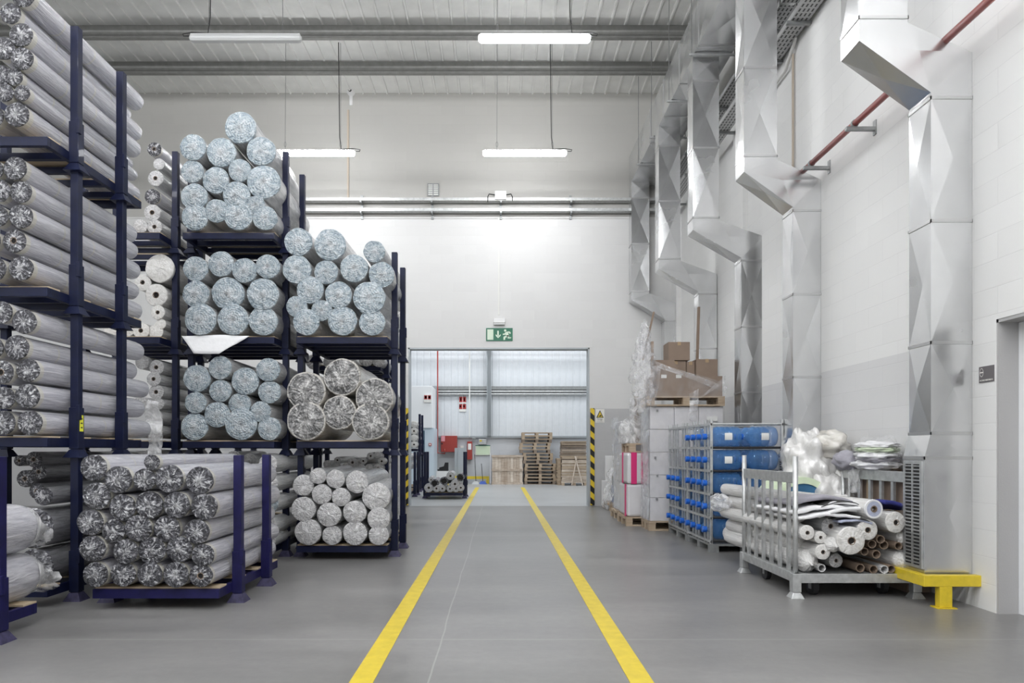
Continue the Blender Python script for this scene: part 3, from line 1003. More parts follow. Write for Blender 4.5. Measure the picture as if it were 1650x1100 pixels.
strip_light(0.49, 9.6, 6.99, True, 'lit strip light hanging highest, left of the big duct', 1)
strip_light(-3.57, 9.6, 6.99, False, 'unlit grey strip light hanging in front of the roof beam at left', -1)
strip_light(0.47, 12.8, 6.77, True, 'lit strip light before the end wall, straight above the opening', 1)
strip_light(-3.50, 12.8, 6.77, True, 'lit strip light behind the top of the blue rolls at left', 1)
k = 0
for yy in (6.4, 3.2, 0.0, -3.2):
    for cx in ((-7.5, -3.5, 0.5) if yy > 3.5 else (-7.5, -5.5, -3.5, -1.5, 0.5, 2.4)):  # in-between columns nearer the camera are added to brighten the right wall
        strip_light(cx, yy, 6.99, True, 'unseen lit strip light overhead, there to fill out the hall light', 1)


# ------------------------------------------------------------------ stacking racks
def leg_post(x, y, z0, steel, t, front):
    H = 1.10
    p = part('post', MB().box(x - 0.032, x + 0.032, y - 0.032, y + 0.032, z0 + 0.06, z0 + 1.16), steel, t, bevel=0.005)
    part('socket', MB().box(x - 0.039, x + 0.039, y - 0.039, y + 0.039, z0 + 0.07, z0 + 0.40).box(x + 0.02, x + 0.05, y - 0.044, y - 0.01, z0 + 0.30, z0 + 0.42), steel, p, bevel=0.004)
    part('foot', MB().frustum(x, y, z0, z0 + 0.065, 0.07, 0.07, 0.036, 0.036), 'worn_foot' if z0 < 0.1 else steel, p)


def rack_unit(xl, xr, y0, z0, steel, label, group, full=True):
    """deck front edge at y0, posts 0.33 m behind it and 0.65 m apart"""
    t = thing('stacking_rack', label, 'rack', ((xl + xr) / 2, y0 + 0.65, z0), group)
    ya, yb, ye = y0 + 0.30, y0 + 0.95, y0 + 1.36
    for x in (xl + 0.035, xr - 0.035):
        for y in (ya, yb):
            leg_post(x, y, z0, steel, t, y == ya)
    dz = z0 + 0.085
    fr = MB().box(xl + 0.07, xr - 0.07, y0, y0 + 0.04, dz, dz + 0.07).box(xl + 0.07, xr - 0.07, ye - 0.04, ye, dz, dz + 0.07)
    fr.box(xl + 0.07, xl + 0.11, y0 + 0.0402, ye - 0.0402, dz, dz + 0.07).box(xr - 0.11, xr - 0.07, y0 + 0.0402, ye - 0.0402, dz, dz + 0.07)
    part('deck_frame', fr, steel, t, bevel=0.003)
    n = 5
    for k in range(1, n):
        y = y0 + (ye - y0) * k / n
        part('cross_member', MB().box(xl + 0.11, xr - 0.11, y - 0.022, y + 0.022, dz + 0.005, dz + 0.055), steel, t)
    for k in range(4):
        y = y0 + 0.03 + k * (1.30 / 3.25)
        part('deck_board', MB().box(xl + 0.075, xr - 0.075, y, y + 0.13, dz + 0.07, dz + 0.082), 'board_wood', t)
    return t


NAVY, VIOL = 'navy_steel', 'violet_steel'
PITCH = 1.14
TI = ['bottom', 'second', 'third', 'top']
AX0, AX1, AY = -4.46, -3.355, 5.17
for i in range(4):
    rack_unit(AX0, AX1, AY, i * PITCH, NAVY, 'navy steel stacking rack, %s level of the four-high stack at the left edge' % TI[i], 'left-edge rack stack')
rack_unit(-3.13, -2.04, 5.13, 0, VIOL, 'violet-blue steel stacking rack standing alone, fully loaded with dark-ended rolls', None)
rack_unit(-4.24, -3.10, 3.32, 0, VIOL, 'nearest violet-blue stacking rack, cut off by the bottom left corner', None)
for i in range(4):
    rack_unit(-3.53, -2.39, 7.45, i * PITCH, NAVY, 'navy steel stacking rack, %s level of the middle stack with bluish rolls' % TI[i], 'middle rack stack')
for i in range(4):
    rack_unit(-4.75, -3.64, 7.45, i * PITCH, NAVY, 'navy steel stacking rack, %s level of the stack behind the left-edge one' % TI[i], 'rear-left rack stack')
for i in range(3):
    rack_unit(-2.29, -1.155, 7.45, i * PITCH, NAVY, 'navy steel stacking rack, %s level of the stack beside the walkway' % TI[i].replace('third', 'top'), 'walkway-side rack stack')
for i in range(3):
    rack_unit(-2.80, -1.67, 10.0, i * PITCH, NAVY, 'navy stacking rack, %s level, half hidden behind the walkway-side stack' % TI[i].replace('third', 'top'), 'hidden rear racks')
for i in range(2):
    rack_unit(-3.98, -2.85, 10.0, i * PITCH, NAVY, 'navy stacking rack, %s level, glimpsed behind the middle stack' % TI[i], 'hidden rear racks')

# ------------------------------------------------------------------ rolls
rr_ = random.Random(11)


def body_mesh(seed, wob=0.02, dome=0.25, nseg=28):
    ys = [0.0, 0.008, 0.03, 0.10, 0.2, 0.32, 0.45, 0.58, 0.7, 0.82, 0.93, 0.972, 0.99, 1.0]
    mb = MB()
    vs, fs = [], []
    for y in ys:
        base = 1.0
        if y < 0.001:
            base = 0.95
        if y > 0.96:
            base = max(math.sqrt(max(0.0, 1 - ((y - 0.96) / 0.04) ** 2)), 0.3)
        for k in range(nseg):
            a = 2 * PI * k / nseg
            nz = noise.noise((math.cos(a) * 1.6 + seed * 3.1, y * 3.0, math.sin(a) * 1.6)) * wob * 1.6
            nz += noise.noise((math.cos(a) * 6 + seed, y * 2.0, math.sin(a) * 6)) * wob * 0.7
            r = base * (1 + nz)
            vs.append((r * math.cos(a), y, r * math.sin(a)))
    n = nseg
    for i in range(len(ys) - 1):
        for k in range(n):
            k2 = (k + 1) % n
            fs.append((i * n + k, (i + 1) * n + k, (i + 1) * n + k2, i * n + k2))
    fs.append(tuple((len(ys) - 1) * n + k for k in range(n))[::-1])
    mb.add(vs, fs)
    me = mb.mesh('roll_body')
    fix_normals(me)
    smooth_mesh(me)
    return me


def cap_mesh(seed, amp=0.05, bulge=0.12, hole=0.0, nseg=44):
    mb = MB()
    rs = [1.015, 1.0, 0.93, 0.8, 0.66, 0.52, 0.38, 0.25, 0.13, 0.05] if not hole else [1.015, 1.0, 0.93, 0.8, 0.66, 0.52, 0.40, hole * 1.25, hole, hole * 0.96]
    vs, fs = [], []
    for i, r in enumerate(rs):
        for k in range(nseg):
            a = 2 * PI * k / nseg
            dx, dz = math.cos(a), math.sin(a)
            pl = noise.noise((dx * 4.5 + seed * 2.3, r * 2.0, dz * 4.5)) + 0.5 * noise.noise((dx * r * 5 + seed, r * 3, dz * r * 5))
            ed = 1 + noise.noise((dx * 2.2 + seed, 7.7, dz * 2.2)) * 0.05
            if i == 0:
                y = 0.10
            elif hole and i >= 8:
                y = -bulge * 0.9 if i == 8 else 0.6
            else:
                y = -bulge * (1 - r * r) + amp * pl * (1.0 if r < 0.97 else 0.3)
                if not hole and r < 0.2:
                    y += (0.2 - r) * 0.5 * (1 if seed % 2 else -0.7)
            vs.append((r * ed * dx, y, r * ed * dz))
    n = nseg
    for i in range(len(rs) - 1):
        for k in range(n):
            k2 = (k + 1) % n
            fs.append((i * n + k, (i + 1) * n + k, (i + 1) * n + k2, i * n + k2))
    fs.append(tuple((len(rs) - 1) * n + k for k in range(n)))
    mb.add(vs, fs)
    me = mb.mesh('roll_end')
    fix_normals(me)
    smooth_mesh(me)
    return me


BODIES, CAPS, HCAPS, CRUMP = {}, {}, {}, {}
KINDS = {'dark': ('body_grey', 'end_dark'), 'blue': ('body_film', 'end_blue'), 'silver': ('body_cream', 'end_silver'), 'white': ('body_film', 'end_white'),
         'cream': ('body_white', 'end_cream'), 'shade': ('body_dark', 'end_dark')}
for kd, (bm_, em_) in KINDS.items():
    BODIES[kd] = []
    CAPS[kd] = []
    HCAPS[kd] = []
    for s_ in range(4):
        me = body_mesh(s_ + 1, 0.02 if kd in ('dark', 'shade', 'silver') else 0.028)
        me.materials.append(MATS[bm_])
        BODIES[kd].append(me)
        me = cap_mesh(s_ + 1, 0.05 if kd == 'dark' else 0.045)
        me.materials.append(MATS[em_])
        CAPS[kd].append(me)
        me = cap_mesh(s_ + 5, 0.04, 0.1, 0.24)
        me.materials.append(MATS[em_])
        HCAPS[kd].append(me)


def link_child(name, me, parent, scale, loc=(0, 0, 0), rot=(0, 0, 0)):
    o = bpy.data.objects.new(name, me)
    COL.objects.link(o)
    o.parent = parent
    o.location = loc
    o.scale = scale
    o.rotation_euler = rot
    return o


cores = []
for prof_, mt_ in (([(0.30, -0.10), (0.24, -0.105), (0.235, 0.3)], 'core_brown'), ([(0.238, 0.02), (0.001, 0.02)], 'core_hole_shade')):
    q_ = MB().lathe_y(prof_, 18).mesh('core')
    fix_normals(q_)
    q_.materials.append(MATS[mt_])
    cores.append(q_)


def bag_mesh(seed):
    mb = MB()
    vs, fs = [], []
    rs = [(1.0, 0.08), (1.0, 0.0), (0.93, -0.12), (0.78, -0.32), (0.55, -0.55), (0.30, -0.78), (0.13, -0.92), (0.15, -1.02), (0.22, -1.12)]
    n = 44
    for i, (r, y) in enumerate(rs):
        for k in range(n):
            a = 2 * PI * k / n
            w_ = 1 + 0.30 * noise.noise((math.cos(a) * 4 + seed * 4, r * 1.5, math.sin(a) * 4)) * min(1, i / 3)
            vs.append((r * w_ * math.cos(a), y + 0.08 * noise.noise((math.cos(a) * 3, seed, math.sin(a) * 3 + i)) * min(1, i / 2), r * w_ * math.sin(a) - 0.03 * i))
    for i in range(len(rs) - 1):
        for k in range(n):
            k2 = (k + 1) % n
            fs.append((i * n + k, (i + 1) * n + k, (i + 1) * n + k2, i * n + k2))
    fs.append(tuple((len(rs) - 1) * n + k for k in range(n)))
    me = mb.add(vs, fs).mesh('bag_end')
    fix_normals(me)
    smooth_mesh(me)
    me.materials.append(MATS['body_white'])
    return me


BAGS = [bag_mesh(1), bag_mesh(2)]
hole_me = MB()
hole_me.lathe_y([(1.0, 0.0), (1.0, 1.0), (0.001, 1.0)], 20)
hole_me = hole_me.mesh('core_hole_shade')
hole_me.materials.append(MATS['core_hole_shade'])


def roll(x, y, z, r, L, kind, label, group, hole=False, yaw=0.0, pitch=0.0, name='fabric_roll', bag=False):
    t = bpy.data.objects.new(name, None)
    COL.objects.link(t)
    t.location = (x, y, z)
    t.rotation_euler = (pitch, 0, yaw)
    t.empty_display_size = 0.05
    tag(t, label, 'fabric roll', group)
    a = rr_.random() * 6.28
    bs = BODIES[kind]
    link_child('wrapped_body', bs[rr_.randrange(4)], t, (r, L, r), rot=(0, a, 0))
    cs = HCAPS[kind] if hole else CAPS[kind]
    if bag:
        link_child('gathered_end', BAGS[rr_.randrange(2)], t, (r, r, r))
        return t
    link_child('wrapped_end', cs[rr_.randrange(4)], t, (r, r, r), rot=(0, rr_.random() * 6.28, 0))
    if hole:
        link_child('core_tube', cores[0], t, (r, r, r))
        q = 2.9 if kind == 'shade' and y > 15 else 1.0
        link_child('core_bore', cores[1], t, (r * q, r, r * q), (0, -0.16 * r if q > 1 else 0, 0))
    return t


RORD = ['first', 'second', 'third', 'fourth', 'fifth', 'sixth', 'seventh']


def roll_rows(rows, x0, y0, sc, Yf, L, kind, look, place, group, zfloor=None, xmax=None, xmin=None, holes=(), from_right=False, jit=0.012):
    """rows top to bottom; each entry is (cx, cy, r) measured in one view, turned into metres on the plane of the roll ends"""
    nr = len(rows)
    for i, row in enumerate(rows):
        if nr == 1:
            rn = 'single'
        elif i == 0:
            rn = 'top'
        elif i == nr - 1:
            rn = 'bottom'
        else:
            rn = RORD[i]
        m = len(row)
        for j, e in enumerate(row):
            cx, cy, r = e[:3]
            X, _, Z = P(x0 + cx / sc, y0 + cy / sc, Yf)
            R = r / sc * Yf / 1100 * 0.975
            yaw = 0.0
            if xmax is not None:
                yaw = max(0.0, min(0.06, (X + R - xmax) / 0.5))
                X = min(X, xmax - R + 0.085)
            if zfloor is not None:
                Z = max(Z, zfloor + R)
            if m == 1:
                pn = 'alone in'
            elif j == 0:
                pn = 'leftmost in'
            elif j == m - 1:
                pn = 'rightmost in'
            elif from_right:
                pn = '%s from right in' % RORD[m - 1 - j]
            else:
                pn = '%s from left in' % RORD[j]
            lab = '%s, %s %s row, %s' % (look, pn, rn, place)
            kd = e[3] if len(e) > 3 else kind
            roll(X, Yf + rr_.uniform(-jit, jit), Z, R, L + rr_.uniform(-0.05, 0.05), kd, lab, group, hole=(i, j) in holes, yaw=yaw)


LK = 'dark-ended wrapped roll'
zd = lambda i: i * PITCH + 0.168
roll_rows([[(37, -8, 19)], [(16, 21, 17), (35, 57, 19)], [(5, 77, 18.5), (36, 95, 18.5)], [(2, 120, 16), (22.5, 124, 14)], [(8, 150, 15), (36, 150, 13)], [(-15, 186, 19), (26, 184, 20)]],
          0, 0, 1, 5.12, 1.62, 'dark', LK, 'top level, left-edge stack', 'rolls on the left-edge stack', zd(3), -3.42)
roll_rows([[(-14, 272, 17), (24, 271, 19)], [(-5, 306, 19), (31, 308, 18)], [(-5, 348, 18), (34, 349, 19.5)], [(-16, 388, 18), (23, 388, 19)], [(-8, 433, 19), (33, 432, 20)]],
          0, 0, 1, 5.12, 1.62, 'dark', LK, 'third level, left-edge stack', 'rolls on the left-edge stack', zd(2), -3.42, holes=((3, 1),))
roll_rows([[(2, 503, 18), (39, 518, 20)], [(-14, 560, 18), (25, 559, 20)], [(4, 600, 19), (43, 596, 19)], [(6, 641, 18), (45, 638, 20)], [(4, 681, 20), (47, 681, 20)]],
          0, 0, 1, 5.12, 1.62, 'dark', LK, 'second level, left-edge stack', 'rolls on the left-edge stack', zd(1), -3.42, holes=((2, 0),))
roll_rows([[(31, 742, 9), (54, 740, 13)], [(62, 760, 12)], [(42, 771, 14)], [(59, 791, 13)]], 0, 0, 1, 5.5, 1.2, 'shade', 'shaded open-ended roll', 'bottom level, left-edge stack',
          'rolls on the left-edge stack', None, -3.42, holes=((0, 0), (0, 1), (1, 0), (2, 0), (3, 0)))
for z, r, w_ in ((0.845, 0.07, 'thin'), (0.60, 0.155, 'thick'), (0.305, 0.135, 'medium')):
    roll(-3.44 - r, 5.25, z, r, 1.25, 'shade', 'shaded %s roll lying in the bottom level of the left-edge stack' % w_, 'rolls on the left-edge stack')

B = lambda *a: [(q[0], q[1], q[2]) for q in a]
roll_rows([B((530, 175, 50)), B((155, 210, 85), (315, 285, 88), (480, 285, 72), (640, 280, 90), (828, 290, 88)),
           B((175, 390, 88), (340, 462, 85), (512, 445, 88), (688, 445, 85), (858, 458, 85)),
           B((140, 555, 85), (280, 612, 76), (443, 593, 86), (620, 597, 85), (812, 615, 80)),
           B((155, 722, 84), (362, 740, 80), (525, 735, 88), (698, 728, 83), (855, 762, 72)),
           B((175, 885, 80), (340, 885, 80), (515, 885, 80), (680, 888, 82), (840, 893, 75))],
          110, 700, 3.93, 5.08, 1.55, 'dark', LK, 'rack standing alone', 'rolls on the rack standing alone', 0.168, -2.105, holes=((5, 4),))

LB = 'bluish wrapped roll'
roll_rows([[(615, 168, 95)], [(335, 285, 78), (498, 310, 88), (735, 305, 86)], [(328, 425, 68), (465, 475, 80), (610, 420, 68), (760, 488, 100)],
           [(340, 575, 80), (592, 568, 82)], [(475, 660, 70), (705, 625, 55)], [(345, 738, 80), (602, 728, 88), (760, 728, 73)]],
          220, 160, 3.665, 7.42, 1.5, 'blue', LB, 'top level, middle stack', 'rolls on the middle stack', zd(3), -2.47)
roll_rows([[(297, 165, 64), (425, 140, 66), (547, 175, 64), (665, 155, 62)], [(302, 295, 68), (460, 290, 84), (640, 295, 82)], [(325, 440, 82), (490, 440, 80), (640, 440, 75)]],
          220, 380, 3.143, 7.42, 1.5, 'blue', LB, 'third level, middle stack', 'rolls on the middle stack', zd(2), -2.46)
roll_rows([[(425, 668, 60), (668, 678, 60)], [(305, 722, 70), (550, 735, 70)], [(425, 785, 57), (672, 790, 58)], [(300, 845, 55), (520, 850, 57)],
           [(408, 905, 66), (628, 890, 54)], [(292, 970, 70), (530, 972, 82), (672, 985, 60)]],
          220, 380, 3.143, 7.42, 1.5, 'blue', LB, 'second level, middle stack', 'rolls on the middle stack', zd(1), -2.46)
roll_rows([[(432, 747, 15)], [(433, 778, 15)], [(434, 811, 15, 'blue')], [(432, 848, 15)], [(431, 878, 13)]], 0, 0, 1, 7.25, 1.5, 'white', 'pale wrapped roll', 'bottom level, middle stack',
          'rolls on the middle stack', 0.168, None)

roll_rows([[(415, 180, 106)], [(205, 160, 93), (705, 225, 73)], [(195, 340, 96), (388, 358, 80), (572, 335, 93), (775, 375, 86)], [(283, 475, 90), (470, 510, 90), (672, 528, 108)],
           [(195, 585, 70), (360, 612, 70)], [(260, 730, 88), (495, 710, 98), (690, 738, 88)]],
          430, 350, 4.075, 7.42, 1.5, 'blue', LB, 'top level, walkway-side stack', 'rolls on the walkway-side stack', zd(2), -1.23)
roll_rows([[(380, 148, 96)], [(198, 220, 100), (545, 250, 98)], [(365, 328, 88)], [(200, 420, 100), (525, 428, 95)]],
          430, 560, 3.143, 7.40, 1.5, 'silver', 'thick silvery wrapped roll', 'middle level, walkway-side stack', 'rolls on the walkway-side stack', zd(1), -1.23)
roll_rows([[(183, 697, 54), (260, 650, 42), (348, 665, 48), (456, 680, 58)], [(278, 742, 52), (376, 756, 48), (555, 755, 72)],
           [(185, 817, 63), (316, 845, 62), (446, 833, 60), (567, 865, 58)], [(208, 940, 68), (330, 957, 50), (447, 950, 62), (567, 957, 52)]],
          430, 560, 3.143, 7.42, 1.5, 'white', 'grey-white wrapped roll', 'bottom level, walkway-side stack', 'rolls on the walkway-side stack', 0.168, -1.23)

LC = 'loosely wrapped pale roll'
roll_rows([[(105, 295, 42, 'dark')], [(130, 380, 34)], [(110, 465, 46)], [(95, 575, 46, 'dark')], [(95, 670, 50)], [(20, 750, 44), (110, 755, 45)]],
          220, 160, 3.665, 7.68, 1.2, 'white', LC, 'top level, rear-left stack', 'rolls on the rear-left stack', zd(3), -3.73, holes=((0, 0), (2, 0), (4, 0), (5, 1)))
roll_rows([[(120, 165, 72)], [(30, 235, 42), (100, 300, 58)], [(110, 388, 36)], [(120, 445, 28)], [(-130, 472, 42), (-45, 470, 40), (25, 480, 42), (95, 495, 38)]],
          220, 380, 3.143, 7.68, 1.2, 'cream', LC, 'third level, rear-left stack', 'rolls on the rear-left stack', zd(2), -3.73, holes=((1, 0), (1, 1), (2, 0), (4, 2)))
roll_rows([[(30, 640, 36), (100, 665, 38, 'white')], [(90, 725, 36)], [(100, 790, 38)], [(20, 850, 38), (110, 850, 30)], [(100, 920, 38)], [(20, 985, 38), (95, 990, 36)]],
          220, 380, 3.143, 7.68, 1.2, 'white', LC, 'second level, rear-left stack', 'rolls on the rear-left stack', zd(1), -3.73, holes=((0, 1), (1, 0), (2, 0)))
roll_rows([[(170, 740, 14), (205, 742, 14), (240, 738, 14), (268, 744, 13)]], 0, 0, 1, 7.68, 1.2, 'white', LC, 'bottom level, rear-left stack', 'rolls on the rear-left stack', 0.168, -3.73)
# far ones, glimpsed between the stacks
roll_rows([[(648, 215, 30), (775, 235, 42), (865, 222, 32), (930, 180, 32), (985, 172, 28), (1022, 225, 32)], [(560, 250, 34), (640, 262, 34), (720, 275, 36), (850, 285, 36), (915, 280, 34), (990, 285, 42)]],
          420, 700, 5.2375, 9.95, 1.3, 'white', 'small pale roll', 'glimpsed behind walkway-side stack', 'rolls on the hidden rear racks', 0.168, -1.75, holes=((0, 0), (0, 1), (0, 2), (0, 3), (0, 5), (1, 5)))
roll_rows([[(505, 583, 12), (532, 583, 11), (562, 580, 12), (590, 578, 12), (616, 580, 11)], [(498, 640, 13), (530, 635, 12), (590, 638, 12), (618, 642, 10)]],
          0, 0, 1, 9.95, 1.3, 'white', 'pale roll seen through gap', 'behind silvery rolls', 'rolls on the hidden rear racks', None, -1.75)
roll_rows([[(298, 738, 11), (322, 736, 11), (350, 740, 11), (376, 737, 11), (402, 741, 11)]], 0, 0, 1, 9.95, 1.3, 'white', 'small pale roll', 'far behind the rack standing alone',
          'rolls on the hidden rear racks', None, -2.9)

# two big bagged rolls lying in the nearest rack, with gathered plastic tails
for z, r, L, w_, s_ in ((0.665, 0.17, 1.35, 'upper', 1), (0.33, 0.165, 1.38, 'lower', 2)):
    t = thing('fabric_roll', 'thick grey roll in a plastic bag at the left edge, the %s of two' % w_, 'fabric roll', (-3.36, 3.42, z), 'bagged rolls in the nearest rack')
    me = body_mesh(9 + s_, 0.03)
    me.materials.append(MATS['body_grey'])
    link_child('wrapped_body', me, t, (r, L, r))
    mb = MB()
    nn = 28
    rs = [(L - 0.06, 1.03), (L, 0.98), (L + 0.07, 0.72), (L + 0.14, 0.62), (L + 0.24, 0.5 + 0.2 * (s_ == 2))]
    vs, fs = [], []
    for i, (yy, q) in enumerate(rs):
        for k in range(nn):
            a = 2 * PI * k / nn
            w2 = 1 + (0.45 * noise.noise((math.cos(a) * 3 + s_ * 5, i * 0.9, math.sin(a) * 3)) if i > 1 else 0)
            vs.append((-3.36 + r * q * w2 * math.cos(a), 3.42 + yy * 1.0, z + r * q * w2 * math.sin(a) * (0.9 if i < 3 else 0.75) - (0.03 * max(0, i - 1))))
    for i in range(len(rs) - 1):
        for k in range(nn):
            k2 = (k + 1) % nn
            fs.append((i * nn + k, (i + 1) * nn + k, (i + 1) * nn + k2, i * nn + k2))
    mb.add(vs, fs)
    part('plastic_tail', mb, 'milky_film', t, smooth=True)


# ------------------------------------------------------------------ sheets and blobs
def sheet(p00, p10, p11, p01, nu, nv, amp, seed, sc=3.0, thick=0.002):
    """a crumpled sheet spanning four corners, with a little thickness"""
    c = [Vector(q) for q in (p00, p10, p11, p01)]
    nrm = (c[2] - c[0]).cross(c[3] - c[1]).normalized()
    top = []
    for j in range(nv + 1):
        for i in range(nu + 1):
            u, v = i / nu, j / nv
            p = c[0] * (1 - u) * (1 - v) + c[1] * u * (1 - v) + c[2] * u * v + c[3] * (1 - u) * v
            d = noise.noise((p.x * sc + seed, p.y * sc, p.z * sc)) + 0.6 * noise.noise((p.x * sc * 2.7, p.y * sc * 2.7 + seed, p.z * sc * 2.7))
            e = Vector((noise.noise((p.x * 4, p.y * 4 + 9, p.z * 4 + seed)), noise.noise((p.x * 4 + 5, p.y * 4, p.z * 4 + seed)), noise.noise((p.x * 4, p.y * 4 + 3, p.z * 4 - seed))))
            top.append(p + nrm * d * amp + e * amp * 0.9)
    n = len(top)
    w_ = nu + 1
    fs = []
    for j in range(nv):
        for i in range(nu):
            a = j * w_ + i
            fs.append((a, a + 1, a + 1 + w_, a + w_))
    return MB().add(top, fs)


def sheet_obj(name, mb, mat, label, cat, group=None, thick=0.003, parent=None):
    if parent:
        o = part(name, mb, mat, parent, smooth=True, fix=False)
    else:
        o = solo(name, mb, mat, label, cat, group, smooth=True, fix=False)
    md = o.modifiers.new('thickness', 'SOLIDIFY')
    md.thickness = thick
    return o


def blob(c, rad, seed, amp=0.18, n=30, fold=2.2, flat_z=None):
    vs, fs = [], []
    m_ = n // 2 + 4
    for j in range(m_ + 1):
        th = PI * j / m_
        for i in range(n):
            ph = 2 * PI * i / n
            d = Vector((math.sin(th) * math.cos(ph), math.sin(th) * math.sin(ph), math.cos(th)))
            q = d * fold + Vector((seed * 3.3, 0, 0))
            r = 1 + amp * noise.noise(q) + amp * 0.8 * (0.5 - abs(noise.noise(q * 2.3))) + amp * 0.35 * (0.3 - abs(noise.noise(q * 5.1)))
            p = Vector((c[0] + rad[0] * d.x * r, c[1] + rad[1] * d.y * r, c[2] + rad[2] * d.z * r))
            if flat_z is not None:
                p.z = max(p.z, flat_z)
            vs.append(p)
    for j in range(m_):
        for i in range(n):
            i2 = (i + 1) % n
            fs.append((j * n + i, (j + 1) * n + i, (j + 1) * n + i2, j * n + i2))
    return MB().add(vs, fs)


# white sheet hanging from the third deck of the middle stack
z3 = 2 * PITCH + 0.165
sheet_obj('paper_sheet', sheet((-3.46, 7.42, z3), (-2.72, 7.42, z3), (-3.02, 7.36, z3 - 0.21), (-3.30, 7.36, z3 - 0.20), 14, 5, 0.012, 3), 'fabric_white',
          'white paper sheet hanging over the deck below the third-level bluish rolls', 'paper sheet')
sheet_obj('plastic_scrap', sheet(P(236, 640, 7.35), P(262, 650, 7.35), P(263, 735, 7.4), P(240, 738, 7.4), 10, 16, 0.05, 8, 6), 'milky_film',
          'crumpled clear plastic hanging beside the left-edge stack above the low rack', 'plastic film')
t = thing('inventory_card', 'small yellow card fixed to the front post of the left-edge stack', 'label', (AX1, 5.47, 1.35))
part('card', MB().box(AX1 + 0.005, AX1 + 0.008, 5.445, 5.49, 1.35, 1.48), 'yellow_card', t)
for k in range(3):
    part('handwriting', MB().box(AX1 + 0.008, AX1 + 0.0085, 5.455, 5.48, 1.375 + 0.035 * k, 1.385 + 0.035 * k), 'ink', t)

# ------------------------------------------------------------------ pallets
def pallet(x0, y0, z0, w, d, label, group=None, mat='pallet_wood', simple=False, rotz=0, name='wooden_pallet', h=0.144):
    """front left corner x0,y0; w across (x), d deep (y)"""
    deck, base, blk = [], [], []
    for k in range(5):
        a = y0 + k * (d - 0.1) / 4
        deck.append((x0, x0 + w, a, a + 0.1, z0 + h - 0.022, z0 + h))
    cross = [(x0 + f_ * (w - 0.1), x0 + f_ * (w - 0.1) + 0.1) for f_ in (0, 0.5, 1)]
    for a, b_ in cross:
        deck.append((a, b_, y0, y0 + d, z0 + h - 0.044, z0 + h - 0.022))
    for k in range(3):
        a = y0 + k * (d - 0.1) / 2
        base.append((x0, x0 + w, a, a + 0.1, z0, z0 + 0.022))
        for c0, c1 in cross:
            blk.append((c0, c1, a, a + 0.1, z0 + 0.022, z0 + h - 0.044))
    if simple:
        mb = MB()
        for q in deck + base + blk:
            mb.box(*q)
        o = solo(name, mb, mat, label, 'pallet', group)
        o.rotation_euler.z = rotz
        return o
    t = thing(name, label, 'pallet', (x0 + w / 2, y0 + d / 2, z0), group)
    for i, q in enumerate(deck):
        part('deck_board' if i < 5 else 'stringer_board', MB().box(*q), mat, t)
    for q in base:
        part('bottom_board', MB().box(*q), mat, t)
    for q in blk:
        part('block', MB().box(*q), mat, t)
    return t


# P1: big wrapped carton stack
pallet(2.22, 10.15, 0, 1.12, 0.55, 'wooden pallet on the floor under the tall stack of white cartons')
t = thing('carton_stack', 'tall stack of shrink-wrapped pale cartons on a pallet beside the bottle racks', 'carton stack', (2.78, 10.55, 0.144))
zt = [0.144, 0.49, 0.83, 1.17, 1.51, 1.85]
for i in range(5):
    for k in range(3):
        xa = 2.24 + k * 0.365
        part('carton', MB().box(xa, xa + 0.36, 10.17, 10.66, zt[i] + 0.002, zt[i + 1] - 0.002), 'carton_white', t, bevel=0.006)
w = MB()
for i, (a, b_, c_) in enumerate(((10.155, 0.150, 1.85),)):
    pass
o = sheet_obj('shrink_wrap', sheet((2.225, 10.16, 0.15), (3.35, 10.16, 0.15), (3.35, 10.16, 1.84), (2.225, 10.16, 1.84), 24, 34, 0.003, 4, 3), 'soft_wrap', None, None, parent=t, thick=0.001)
o = sheet_obj('shrink_wrap', sheet((2.215, 10.70, 0.15), (2.215, 10.14, 0.15), (2.215, 10.14, 1.84), (2.215, 10.70, 1.84), 16, 34, 0.012, 5, 4), 'shiny_wrap', None, None, parent=t, thick=0.001)
for (lx, lz) in ((2.33, 1.79), (2.30, 1.09), (2.32, 0.48), (2.33, 0.82)):
    part('printed_mark', MB().box(lx, lx + 0.03, 10.148, 10.15, lz - 0.02, lz + 0.015), 'ink_grey', t)
part('paper_label', MB().box(3.08, 3.24, 10.142, 10.144, 1.63, 1.70), 'label_white', t)
# upper pallet with cardboard
pallet(2.20, 10.12, 1.856, 1.14, 0.57, 'wooden pallet lying on top of the tall white carton stack')
zt0 = 2.0
bx = thing('cardboard_tray', 'wide brown cardboard box wrapped in film on the upper pallet', 'cardboard box', (2.8, 10.5, zt0))
part('carton_wall', MB().box(2.26, 3.31, 10.14, 10.165, zt0, zt0 + 0.30).box(2.26, 3.31, 10.635, 10.66, zt0, zt0 + 0.30).box(2.26, 2.285, 10.165, 10.635, zt0, zt0 + 0.30)
     .box(3.285, 3.31, 10.165, 10.635, zt0, zt0 + 0.30).box(2.285, 3.285, 10.165, 10.635, zt0, zt0 + 0.02), 'cardboard', bx)
part('raised_flap', MB().box(2.27, 2.60, 10.145, 10.16, zt0 + 0.30, zt0 + 0.54).add([(2.60, 10.145, zt0 + 0.30), (2.60, 10.16, zt0 + 0.30), (2.78, 10.145, zt0 + 0.30), (2.78, 10.16, zt0 + 0.30), (2.6, 10.145, zt0 + 0.5), (2.6, 10.16, zt0 + 0.5)],
     [(0, 2, 4), (1, 5, 3), (2, 3, 5, 4), (0, 1, 3, 2)]), 'cardboard', bx)
part('paper_label', MB().box(2.40, 2.48, 10.137, 10.14, zt0 + 0.27, zt0 + 0.32).box(2.62, 2.70, 10.137, 10.14, zt0 + 0.27, zt0 + 0.32), 'label_white', bx)
